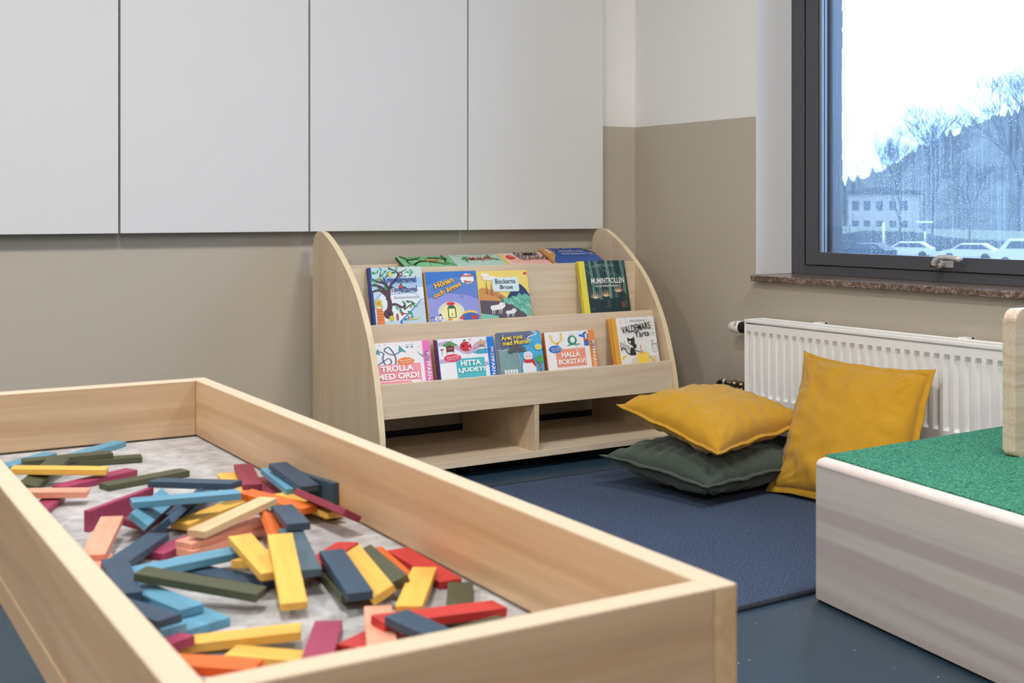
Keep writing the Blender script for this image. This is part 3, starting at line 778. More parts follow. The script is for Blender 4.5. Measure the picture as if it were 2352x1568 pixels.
w, h = .182, .182
e = book('white picture book with orange band and salmon HALLÅ BOKSTAV! title', 2.045, y1, z1, w, h, .012, l1, (242, 241, 243), (205, 110, 50))
a = Art(w, h)
a.line([(.12, .93), (.16, .74), (.26, .68), (.36, .78), (.36, .96)], .055, (236, 214, 110)); a.ell(.26, .66, .03, .035, (236, 140, 90))
a.ell(.60, .74, .105, .135, (44, 140, 112)); a.ell(.61, .75, .055, .085, (244, 244, 246)); a.line([(.48, .60), (.60, .62), (.76, .62)], .03, (44, 140, 112)); a.line([(.66, .60), (.70, .54)], .012, (44, 140, 112))
for q in (.56, .63): a.ell(q, .90, .014, .01, (60, 110, 100))
a.poly([(.86, .93), (.84, .88), (.76, .90), (.76, .84), (.86, .80), (.86, .56), (.97, .56), (.97, .80), (1, .84), (1, .90), (.95, .89), (.93, .97)], (52, 110, 190)); a.poly([(.89, .86), (.92, .72), (.95, .86)], (238, 238, 240)); a.ell(.92, .885, .028, .022, (240, 200, 170)); a.rect(.86, .70, .97, .755, (205, 60, 60)); a.rect(.86, .75, .97, .77, (232, 200, 90))
skribble_stars(a, [(.74, .98), (.80, .99), (.72, .93)], (110, 140, 200), .009)
b_ = .86
a2 = Art(w, h)
a.M and None
a.rect(.20, .02, .86, .51, (240, 156, 130))
badge(a, e, .20, .52, .135, .10, (40, 120, 205), w, h)
for i in range(len(a.V)): a.V[i] = (a.V[i][0] * .90, a.V[i][1], a.V[i][2])
band(a, e, .875, (240, 146, 58), w, h)
text(e, 'HALLÅ', .28, .275, .37, .19, (250, 246, 244), w, h, bold=.035)
text(e, 'BOKSTAV!', .205, .085, .545, .145, (250, 246, 244), w, h, bold=.035)
a.build('cover_art', e)

HID = .35
w, h = .168, .212
e = book('white picture book with yellow spine and black cat baking, lower row right end', 2.300, y1, z1, w, h, .009, l1, (238, 238, 240), (226, 160, 50))
stack_behind('yellow spined picture book behind the black cat one, lower row right end', 2.2975, 1, w, h - .002, .010, (235, 235, 236), (216, 148, 44), .0098)
a = Art(w, h)
a.rect(0, 0, .10, 1, (232, 168, 56))
a.line([(.22, .95), (.20, .89), (.24, .85)], .018, (240, 206, 80))
for x_ in (.32, .82): a.line([(x_, 1), (x_, .86)], .006, (150, 152, 160))
for zz in (.86, .79, .71, .63): a.line([(.86, zz), (1, zz - .005)], .006, (110, 110, 115))
for zz in (.90, .82, .74): a.ell(.90, zz - .0, .018, .014, (236, 196, 60), 12)
a.line([(.84, .64), (.86, .58), (1, .58)], .006, (110, 110, 115)); a.ell(.93, .61, .018, .012, (236, 196, 60), 12)
a.poly([(.12, .28), (.34, .26), (.34, .36), (.12, .46)], (190, 190, 196)); a.ell(.23, .44, .02, .04, (195, 215, 190))
a.poly([(.10, .0), (.36, .08), (.60, .12), (1, .10), (1, 0)], (222, 216, 212)); a.poly([(.12, .12), (.26, .16), (.14, .05)], (240, 206, 80))
for i in range(12):
    an = i / 11 * math.pi; a.line([(.62 + math.cos(an) * .27, .24 + math.sin(an) * .23), (.62 + math.cos(an) * .33, .24 + math.sin(an) * .28)], .010, (240, 214, 96))
a.ell(.62, .30, .11, .08, (228, 226, 222)); a.ell(.62, .31, .08, .055, (240, 238, 236))
a.poly([(.46, .16), (.48, .05), (.56, .0), (.70, .0), (.76, .06), (.78, .17)], (250, 218, 80)); a.ell(.62, .17, .165, .035, (226, 226, 222)); a.ell(.62, .17, .14, .025, (246, 208, 70))
a.line([(.60, .16), (.59, .30)], .014, (170, 60, 50)); a.ell(.59, .33, .014, .03, (205, 110, 80))
a.poly([(.30, .50), (.31, .56), (.35, .52), (.42, .53), (.46, .57), (.47, .49), (.46, .42), (.50, .36), (.48, .30), (.43, .29), (.40, .36), (.33, .42)], (52, 50, 52)); a.ell(.355, .45, .022, .028, (238, 238, 238)); 
a.poly([(.36, .33), (.42, .31), (.47, .18), (.44, .14), (.32, .15), (.33, .24)], (52, 50, 52)); a.line([(.33, .16), (.26, .22), (.22, .30), (.15, .32), (.14, .26)], .020, (52, 50, 52)); a.line([(.44, .27), (.50, .23), (.58, .20)], .014, (52, 50, 52))
a.ell(.92, .28, .07, .10, (225, 225, 228)); a.ell(.92, .37, .07, .018, (170, 172, 176)); a.line([(.86, .38), (.87, .19)], .006, (110, 112, 118)); a.line([(.98, .38), (.96, .19)], .006, (110, 112, 118)); a.ell(.88, .44, .022, .02, (160, 165, 170)); a.line([(.74, .06), (.80, .10)], .01, (120, 120, 125))
a.poly([(.80, .04), (.90, .10), (.88, .0)], (240, 206, 80)); a.line([(.76, .10), (.86, .0)], .02, (180, 180, 184))
text(e, 'Maria Jönsson', .40, .895, .38, .05, (60, 60, 64), w, h, name='author_text', shear=.3)
text(e, 'VALDEMARS', .19, .68, .68, .16, (40, 38, 40), w, h, rot=.10, bold=.008)
text(e, 'Tårta', .48, .55, .34, .13, (40, 38, 40), w, h, rot=.08, bold=.008)
a.build('cover_art', e)

# -- row 2 (middle)
HID = .30
y2, z2, l2 = lean_pt(2)
w, h = .168, .2245
e = book('tall picture book with navy spine, apple tree and Kringelkrangel title', 1.5195, y2, z2, w, h, .012, l2, (196, 214, 232), (30, 52, 120))
a = Art(w, h)
a.rect(0, 0, .045, 1, (32, 58, 128)); a.rect(.03, .56, 1, .80, (172, 204, 236)); a.rect(.45, .80, 1, 1, (206, 222, 224)); a.rect(.05, .80, .45, .98, (190, 216, 226))
a.poly([(.06, .30), (.22, .55), (.22, .62), (1, .62), (1, .36), (.92, .36), (.5, .02), (.06, .02)], (232, 238, 244))
a.line([(.50, .0), (.72, .18), (.93, .38), (1, .38)], .022, (46, 120, 205), .01); a.line([(.05, .38), (.20, .52), (.40, .50), (.80, .52), (.92, .40)], .010, (80, 160, 220))
bk = (86, 62, 66)
a.line([(.26, .12), (.33, .28), (.32, .44), (.28, .56), (.16, .66), (.02, .68)], .11, bk, .03); a.line([(.32, .44), (.18, .58), (.03, .56)], .06, bk, .03)
a.line([(.30, .40), (.34, .56), (.28, .70), (.14, .74), (.04, .80)], .08, bk, .018); a.line([(.28, .68), (.20, .80), (.22, .92)], .035, bk, .012)
a.line([(.33, .50), (.38, .66), (.50, .78), (.54, .88), (.46, .95), (.36, .97)], .055, bk, .012); a.line([(.50, .80), (.60, .90), (.68, .94), (.72, .97)], .02, bk, .008); a.line([(.54, .86), (.60, .84), (.62, .90), (.56, .90), (.56, .84), (.70, .82)], .02, bk, .01)
a.line([(.30, .30), (.44, .32), (.56, .26), (.62, .30), (.60, .22), (.72, .30), (.82, .32)], .05, bk, .012); a.line([(.50, .28), (.56, .16), (.66, .14)], .022, bk, .01)
a.ell(.29, .15, .09, .09, bk); a.ell(.31, .15, .035, .035, (58, 40, 44))
gl = [(60, 150, 110), (90, 176, 130), (40, 120, 90)]
leaves(a, [(.08, .90), (.16, .92), (.22, .97), (.30, .92), (.36, .90), (.40, .97), (.52, .98), (.06, .76), (.14, .78), (.10, .70), (.24, .86), (.33, .84), (.46, .90), (.72, .90), (.80, .92), (.78, .86), (.16, .62), (.28, .62), (.68, .36), (.76, .34), (.80, .28), (.60, .34), (.52, .20), (.70, .16), (.46, .26), (.64, .62), (.58, .66)], gl, .042, 2)
a.ell(.39, .87, .032, .042, (232, 214, 70)); a.ell(.19, .80, .022, .035, (150, 170, 70)); a.ell(.56, .63, .034, .033, (216, 50, 50)); a.ell(.55, .14, .028, .026, (214, 50, 50)); a.ell(.72, .27, .022, .03, (120, 170, 90)); a.ell(.70, .86, .03, .02, (245, 245, 240))
a.poly([(.06, .0), (.08, .16), (.07, .26), (.18, .26), (.20, .14), (.22, 0)], (232, 132, 62)); a.poly([(.05, .24), (.06, .37), (.12, .43), (.18, .40), (.20, .26), (.16, .30), (.10, .30)], (214, 196, 60)); a.ell(.12, .345, .035, .03, (205, 140, 80))
for zz in (.05, .10, .15, .20): a.line([(.07, zz), (.20, zz)], .007, (170, 70, 40))
a.ell(.34, .07, .05, .05, (206, 190, 60)); a.ell(.45, .08, .025, .055, (150, 100, 76)); a.ell(.45, .13, .02, .02, (150, 100, 76)); a.ell(.73, .08, .02, .05, (90, 170, 150)); a.ell(.66, .06, .02, .03, (190, 120, 80)); a.poly([(.62, .03), (.90, .07), (.80, .03)], (226, 214, 90)); a.ell(.60, .04, .03, .015, (70, 110, 160))
text(e, 'Kringelkrangel', .25, .675, .62, .15, (34, 58, 130), w, h, bold=.018)
text(e, 'Tingeltangel', .36, .50, .51, .145, (34, 58, 130), w, h, bold=.018)
text(e, 'Rim och ramsor för stora och små', .42, .425, .46, .035, (60, 66, 90), w, h, name='subtitle', shear=.3)
a.build('cover_art', e)

w, h = .172, .207
e = book('blue picture book with yellow Hönan och ägget title and lantern', 1.6965, y2, z2, w, h, .011, l2, (108, 132, 206), (224, 168, 48))
a = Art(w, h)
a.poly([(0, 1), (1, 1), (1, .80), (.6, .88), (.3, .84), (0, .72)], (60, 122, 205)); a.poly([(0, .72), (.3, .84), (.6, .88), (1, .80), (1, .60), (.5, .66), (0, .52)], (98, 136, 208))
a.poly([(.0, .46), (.4, .56), (.8, .50), (1, .40), (1, 0), (0, 0)], (150, 156, 222)); a.ell(.44, .17, .26, .22, (224, 224, 214)); a.ell(.44, .17, .19, .17, (246, 236, 170))
a.rect(.37, .06, .53, .26, (30, 106, 88)); a.rect(.39, .075, .51, .245, (250, 246, 170)); a.ell(.45, .13, .014, .03, (232, 150, 60)); a.poly([(.36, .25), (.40, .31), (.49, .31), (.53, .26)], (40, 110, 80)); a.ell(.44, .345, .085, .035, (222, 60, 62), 18, 0, .10)
a.ell(.80, .10, .16, .10, (240, 206, 96)); a.ell(.80, .06, .18, .09, (66, 110, 190)); a.line([(.70, .44), (.64, .50), (.70, .48)], .006, (70, 90, 130))
for q, r in ((.15, .045), (.24, .04)): a.ell(q, .06, r, .04, (246, 246, 246)); a.ell(q + .006, .055, .016, .018, (90, 84, 100))
a.poly([(.16, .10), (.22, .16), (.26, .09), (.20, .12)], (70, 66, 84)); a.line([(.02, .06), (.07, .09), (.12, .07)], .014, (66, 62, 80)); a.ell(.63, .05, .05, .03, (226, 72, 60), 16, 0, .12); a.ell(.88, .05, .07, .04, (216, 62, 56)); a.ell(.40, .03, .05, .025, (236, 150, 70), 16, 0, .1)
a.burst(.815, .84, .125, .10, (246, 244, 240), 9)
text(e, 'Bonden', .70, .885, .23, .05, (200, 40, 44), w, h, bold=.03, name='logo_text'); text(e, 'Blom', .745, .755, .14, .05, (200, 40, 44), w, h, bold=.03, name='logo_text')
text(e, 'Hönan', .15, .72, .38, .11, (248, 206, 70), w, h, rot=.30, bold=.02, outline=(190, 120, 60))
text(e, 'och ägget', .11, .555, .58, .12, (248, 206, 70), w, h, rot=.36, bold=.02, outline=(190, 120, 60))
a.build('cover_art', e)

w, h = .178, .2045
e = book('picture book with yellow sky, blue mountain and two white goats', 1.8715, y2, z2, w, h, .011, l2, (244, 218, 112), (236, 208, 104))
a = Art(w, h)
a.poly([(0, .62), (.08, .66), (.34, .58), (.5, .46), (.56, .38), (.3, .36), (0, .40)], (214, 150, 84))
for i in range(9): a.line([(.02 + i * .05, .60 - i * .012), (.18 + i * .04, .50 - i * .01)], .006, (176, 112, 62))
a.poly([(.54, .42), (.60, .52), (.68, .62), (.76, .72), (.84, .70), (.93, .60), (1, .46), (1, .34), (.60, .36)], (44, 66, 104))
a.poly([(.40, .38), (.52, .44), (.58, .40), (.66, .46), (.72, .44), (.80, .52), (.84, .46), (.90, .50), (1, .44), (1, .02), (.5, .04), (.42, .2)], (112, 186, 164))
for i in range(11):
    x_ = .56 + (i % 4) * .11; zz = .40 - (i // 4) * .11 - (i % 4) * .02; a.line([(x_, zz), (x_ + .05, zz + .03), (x_ + .10, zz - .02), (x_ + .11, zz - .07)], .018, ((60, 140, 120), (170, 220, 200), (84, 160, 140))[i % 3])
a.poly([(0, .40), (.16, .38), (.40, .36), (.62, .26), (.86, .08), (.9, .02), (.1, .0), (0, .10)], (92, 80, 92)); a.poly([(0, .12), (.12, .10), (.34, .05), (.3, 0), (0, 0)], (130, 200, 180))
for q, s_ in (((.30, .22), 1.0), ((.56, .11), .72)):
    x_, zz = q; a.poly([(x_ - .10 * s_, zz + .05 * s_), (x_ + .06 * s_, zz + .07 * s_), (x_ + .10 * s_, zz + .12 * s_), (x_ + .18 * s_, zz + .10 * s_), (x_ + .19 * s_, zz + .03 * s_), (x_ + .12 * s_, zz - .03 * s_), (x_ - .08 * s_, zz - .05 * s_), (x_ - .11 * s_, zz)], (240, 240, 238))
    for dx in (-.07, -.03, .07, .11): a.line([(x_ + dx * s_, zz - .02 * s_), (x_ + (dx - .01) * s_, zz - .13 * s_)], .018 * s_, (240, 240, 238), .008)
    for dx in (0, .03): a.line([(x_ + (.13 + dx) * s_, zz + .11 * s_), (x_ + (.12 + dx) * s_, zz + .19 * s_), (x_ + (.06 + dx) * s_, zz + .24 * s_)], .012 * s_, (54, 48, 56), .005)
    a.ell(x_ + .15 * s_, zz + .07 * s_, .008, .008, (50, 46, 50), 8)
for x_, zz in ((.16, .62), (.25, .58)):
    a.line([(x_, zz - .1), (x_, zz + .16)], .008, (120, 86, 60))
    for k in range(4): a.line([(x_ - .03 + k * .005, zz - .04 + k * .045), (x_ + .03 - k * .005, zz - .04 + k * .045)], .008, (150, 110, 70))
a.ell(.15, .92, .08, .04, (246, 238, 226)); a.ell(.23, .85, .14, .05, (246, 238, 226))
a.poly([(.28, .82), (.30, .86), (.78, .86), (.80, .82), (.80, .58), (.78, .55), (.30, .56), (.28, .60)], (222, 236, 240))
a.poly([(.92, .955), (.95, .945), (.98, .955), (.98, .915), (.95, .905), (.92, .915)], (205, 50, 48))
text(e, 'Bockarna', .335, .725, .40, .10, (40, 72, 100), w, h, bold=.004); text(e, 'Bruse', .42, .61, .25, .085, (40, 72, 100), w, h, bold=.004)
a.build('cover_art', e)

w, h = .180, .2265
e = book('dark forest picture book with yellow spine at the right of the middle row', 2.2475, y2, z2, w, h, .014, l2, (46, 76, 72), (226, 214, 62))
stack_text = text(e, 'PÅ HATTIFNATTARNAS Ö', .0, .0, .55, .035, (40, 40, 40), w, h, name='spine_text', rot=-math.pi / 2)
for v in stack_text.data.vertices:
    dx = v.co.x; dzv = v.co.z
    v.co = (-.0018, .007 + (dx - .55 * w / 2) * 1.0, dzv + .10)
a = Art(w, h)
a.rect(0, 0, .115, 1, (232, 220, 70)); a.rect(.115, 0, 1, 1, (38, 64, 64))
for x_, wd, c in ((.22, .05, (96, 136, 124)), (.36, .07, (78, 120, 106)), (.50, .05, (30, 50, 54)), (.58, .06, (102, 146, 128)), (.70, .05, (70, 108, 98)), (.80, .05, (28, 46, 50)), (.90, .06, (88, 128, 114)), (.97, .03, (40, 66, 66))): a.line([(x_, 1), (x_ + .03, .6), (x_ + .02, .22)], wd, c)
a.poly([(.115, .0), (.115, .26), (.4, .20), (.7, .25), (1, .2), (1, 0)], (24, 48, 46)); a.line([(1, .1), (.86, .40), (.80, .6)], .08, (44, 56, 58), .03)
for p in ([(.12, .95), (.3, .86), (.5, .95)], [(.3, 1), (.55, .78), (.85, .66)], [(.6, 1), (.62, .8), (.86, .7)], [(.95, 1), (.97, .82), (.82, .6)], [(.14, .8), (.24, .7), (.25, .5)]): a.line(p, .012, (120, 150, 140), .005)
fl = (232, 196, 156)
for cx, cz in ((.27, .25), (.50, .28), (.78, .36)):
    for k in range(7):
        an = .3 + k * .42; a.line([(cx, cz), (cx + math.cos(an) * .07, cz + math.sin(an) * .06), (cx + math.cos(an) * .12, cz + math.sin(an) * .14)], .022, (fl, (214, 168, 130), (240, 214, 180))[k % 3], .004)
for k in range(16): a.ell(.2 + (k * .37) % .75, .04 + (k * .13) % .16, .008, .007, (220, 226, 216), 6)
a.ell(.40, .13, .05, .025, (22, 36, 36)); a.poly([(.34, .15), (.38, .22), (.45, .14)], (22, 36, 36)); a.ell(.84, .10, .035, .07, (128, 66, 44))
text(e, 'MUMINTROLLEN', .20, .535, .72, .115, (240, 240, 236), w, h, bold=.02)
text(e, 'PÅ HATTIFNATTARNAS Ö', .28, .465, .55, .055, (232, 234, 230), w, h, bold=.015, name='subtitle')
text(e, 'En berättelse om en äventyrlig', .30, .905, .42, .022, (200, 210, 204), w, h, name='subtitle'); text(e, 'utflykt till en hemlig och okänd ö', .26, .875, .50, .022, (200, 210, 204), w, h, name='subtitle')
a.build('cover_art', e)

# -- row 3 (top, lying back)
HID = 0.0
L3 = math.radians(90 - 24.2)
def top_book(label, xa, xb, ztop, t, cover, spine, ytop=3.388, hh=.225):
    ca, sa = math.cos(math.radians(24.2)), math.sin(math.radians(24.2))
    return book(label, xa, ytop - hh * ca, ztop - hh * sa, xb - xa, hh, t, L3, cover, spine), xb - xa, hh
e, w, h = top_book('green picture book with black branches, leftmost lying on the bookcase top row', 1.7375, 1.918, .6060, .008, (140, 206, 150), (40, 60, 44))
a = Art(w, h); q = random.Random(8)
for i in range(80): a.ell(q.uniform(.02, .98), q.uniform(.70, .99), .011, .008, q.choice([(40, 70, 48), (66, 110, 70), (44, 90, 60)]), 5, q.uniform(0, 3))
for p in ([(.06, 1), (.14, .9), (.12, .8), (.22, .7)], [(.14, .88), (.30, .90), (.44, .96)], [(.86, 1), (.90, .88), (.84, .80), (.97, .7)], [(.90, .88), (.70, .93), (.55, .92)], [(.2, .74), (.4, .84), (.6, .80), (.86, .72)]): a.line(p, .03, (30, 40, 34), .012)
text(e, 'Anna Höglund', .17, .915, .22, .03, (50, 90, 70), w, h, name='author_text'); text(e, 'Per Gustavsson', .50, .915, .26, .03, (50, 90, 70), w, h, name='author_text')
text(e, 'Stig', .48, .785, .25, .11, (228, 120, 60), w, h, bold=.01); a.build('cover_art', e)
e, w, h = top_book('pale mint picture book with oak leaves and red title, on the top row', 1.921, 2.104, .6082, .007, (190, 220, 208), (180, 210, 200))
a = Art(w, h)
for p in ([(.10, .99), (.24, .93), (.38, .94)], [(.90, 1), (.82, .94), (.70, .93)]): a.line(p, .010, (90, 90, 80))
for x_, zz, an in ((.24, .87, .4), (.30, .89, 2.4), (.36, .86, -.3), (.27, .83, 1.2), (.72, .90, .2), (.80, .87, -.4), (.88, .84, -.5), (.76, .93, 1.0), (.55, .86, .2)): a.ell(x_, zz, .07, .032, (100, 150, 96), 14, an, .16)
text(e, 'Lena Anderson', .38, .955, .30, .025, (90, 120, 110), w, h, name='author_text', shear=.2)
text(e, 'MAJAS', .34, .775, .44, .12, (200, 48, 60), w, h, bold=.004, rot=.02); a.build('cover_art', e)
e, w, h = top_book('pink picture book titled DUMMA TECKNING! lying on the top row', 2.106, 2.290, .6100, .007, (240, 205, 205), (240, 200, 90))
a = Art(w, h); a.rect(0, 0, .05, 1, (246, 214, 120)); a.ell(.18, .86, .09, .075, (222, 66, 52)); a.ell(.55, .74, .45, .10, (246, 190, 180))
text(e, 'Succé', .12, .84, .12, .04, (240, 210, 200), w, h, name='badge_text'); a.rect(.20, .70, .27, .745, (246, 190, 70))
text(e, 'DUMMA', .31, .875, .50, .12, (38, 34, 36), w, h, bold=.01); text(e, 'TECKNING!', .31, .755, .62, .105, (38, 34, 36), w, h, bold=.01); a.build('cover_art', e)
e, w, h = top_book('night blue picture book with red and gold dots, rightmost on the top row', 2.272, 2.470, .6235, .008, (56, 92, 166), (200, 140, 80), 3.388, .243)
a = Art(w, h); q = random.Random(4)
a.poly([(0, .6), (0, 1), (.10, 1), (.20, .90), (.17, .8), (.10, .72)], (206, 156, 96)); a.poly([(.06, .98), (.14, .97), (.16, .89), (.10, .84)], (240, 222, 190))
for i in range(80): a.ell(q.uniform(.12, .98), q.uniform(.89, .99), .009, .007, q.choice([(214, 60, 50), (240, 190, 70), (30, 60, 110), (236, 230, 220)]), 6)
a.poly([(.86, .97), (.93, .99), (1, .86), (1, .8)], (196, 150, 100)); a.ell(.88, .94, .06, .03, (120, 150, 90))
text(e, 'SAGORNAS & JULENS', .28, .835, .52, .05, (206, 214, 236), w, h, bold=.005, name='subtitle'); text(e, 'VINTERÄVENTYR', .27, .765, .66, .06, (206, 214, 236), w, h, bold=.005); a.build('cover_art', e)

# ------------------------------------------------------------------ rug
rug = empty('rug', (1.8, 2.25, 0)); tag(rug, 'navy speckled rug with dark bound edge on the blue floor before the bookcase', 'rug')
RP = [(.72, 1.69), (2.62, 1.716), (2.62, 2.819), (.72, 2.819)]
prism('pile', [(x - 1.8, y - 2.25) for x, y in [(.73, 1.70), (2.61, 1.726), (2.61, 2.811), (.73, 2.811)]], 'z', .0012, .0075, M_rug, rug, .001)
bm = bmesh.new()
for i in range(4):
    p, q = Vector(RP[i] + (0,)), Vector(RP[(i + 1) % 4] + (0,))
    d = (q - p).normalized(); n_ = Vector((-d.y, d.x, 0))
    A = [(p + n_ * k[0] + Vector((0, 0, k[1]))) for k in ((0, .0), (0, .005), (.003, .0082), (.010, .0082), (.012, 0))]
    B = [(q + n_ * k[0] + Vector((0, 0, k[1]))) for k in ((0, .0), (0, .005), (.003, .0082), (.010, .0082), (.012, 0))]
    va = [bm.verts.new(v - Vector((1.8, 2.25, 0))) for v in A]; vb = [bm.verts.new(v - Vector((1.8, 2.25, 0))) for v in B]
    for k in range(4): bm.faces.new((va[k], vb[k], vb[k + 1], va[k + 1]))
    bm.faces.new(va); bm.faces.new(vb[::-1])
bm_obj('bound_edge', bm, M_rug_edge, rug)

# ------------------------------------------------------------------ white-washed podium with green top
pod = empty('play_podium', (1.95, 1.1, 0)); tag(pod, 'low white-washed pine podium with green felt top standing on the floor', 'podium')
PO = Vector((1.95, 1.1))
A_ = Vector((1.7610, 1.6770)); dF = Vector((-.0742, -.4426)).normalized(); B_ = A_ + dF * 1.25
C_ = Vector((2.42, 1.692)); D_ = Vector((2.42, B_.y))
def inset_poly(P, d):
    out = []; n = len(P)
    for i in range(n):
        a, b, c = P[i - 1], P[i], P[(i + 1) % n]
        d1 = (b - a).normalized(); d2 = (c - b).normalized(); n1 = Vector((-d1.y, d1.x)); n2 = Vector((-d2.y, d2.x))
        m = (n1 + n2).normalized(); out.append(b + m * (d / max(.3, m.dot(n1))))
    return out
base = [A_, B_, D_, C_]            # counter-clockwise
def rounded(P, r, seg=5):
    out = []; n = len(P)
    for i in range(n):
        a, b, c = P[i - 1], P[i], P[(i + 1) % n]
        d1 = (a - b).normalized(); d2 = (c - b).normalized()
        for k in range(seg + 1):
            t = k / seg; p = b + d1 * r * (1 - t) ** 2 + d2 * r * t ** 2
            out.append(p)
    return out
def loops(name, levels, mat, top=True, smooth=False, midx=None):
    bm = bmesh.new(); prev = None
    for poly, z in levels:
        cur = [bm.verts.new((p.x - PO.x, p.y - PO.y, z)) for p in poly]
        if prev:
            n = len(cur)
            for i in range(n): bm.faces.new((prev[i], prev[(i + 1) % n], cur[(i + 1) % n], cur[i]))
        else: bm.faces.new(cur[::-1])
        prev = cur
    bm.faces.new(prev)
    return bm_obj(name, bm, mat, pod, smooth)
R0 = rounded(base, .008)
loops('pine_body', [(R0, .006), (R0, .262)], M_pine)
rim = []
for k in range(7):
    an = k / 6 * math.pi / 2; rr_ = .0145
    rim.append((rounded(inset_poly(base, rr_ * (1 - math.cos(an)) + .0002), .008), .2615 + rr_ * math.sin(an)))
loops('rounded_rim', rim, M_pine_rim, smooth=False)
G0 = [A_ + Vector((.021, -.008)), B_ + Vector((.017, .02)), D_ + Vector((-.015, .02)), C_ + Vector((-.015, -.008))]
loops('felt_top', [(rounded(G0, .003, 2), .2755), (rounded(G0, .003, 2), .2792)], M_green)
loops('base_plinth', [(inset_poly(base, .006), 0.0), (inset_poly(base, .006), .006)], M_black)
# upright board standing on the podium
ub = empty('upright_board', (2.26, 1.468, .2792)); tag(ub, 'pale pine board with rounded corners standing upright on the green podium top', 'board')
def rrect(w, h, r, r2):
    p = []
    for cx, cz, rr_, a0 in ((w / 2, 0, r2, -90), (w / 2, h, r, 0), (-w / 2, h, r, 90), (-w / 2, 0, r2, 180)):
        sx = 1 if cx > 0 else -1; sz = 1 if cz > 0 else -1
        ox, oz = cx - sx * rr_, cz - sz * rr_ if cz > 0 else cz + rr_
        for k in range(7):
            an = math.radians(a0 + k * 15); p.append((ox + rr_ * math.cos(an), oz + rr_ * math.sin(an)))
    return p
M_pine_x = wood('pine_upright_board', srgb(222, 198, 176), srgb(230, 210, 190), 'x', .45, 1.1, .6, streak=.5, fine=.35)
prism('board', rrect(.389, .2815, .022, .012), 'y', -.014, .014, M_pine_x, ub, .004, 3)

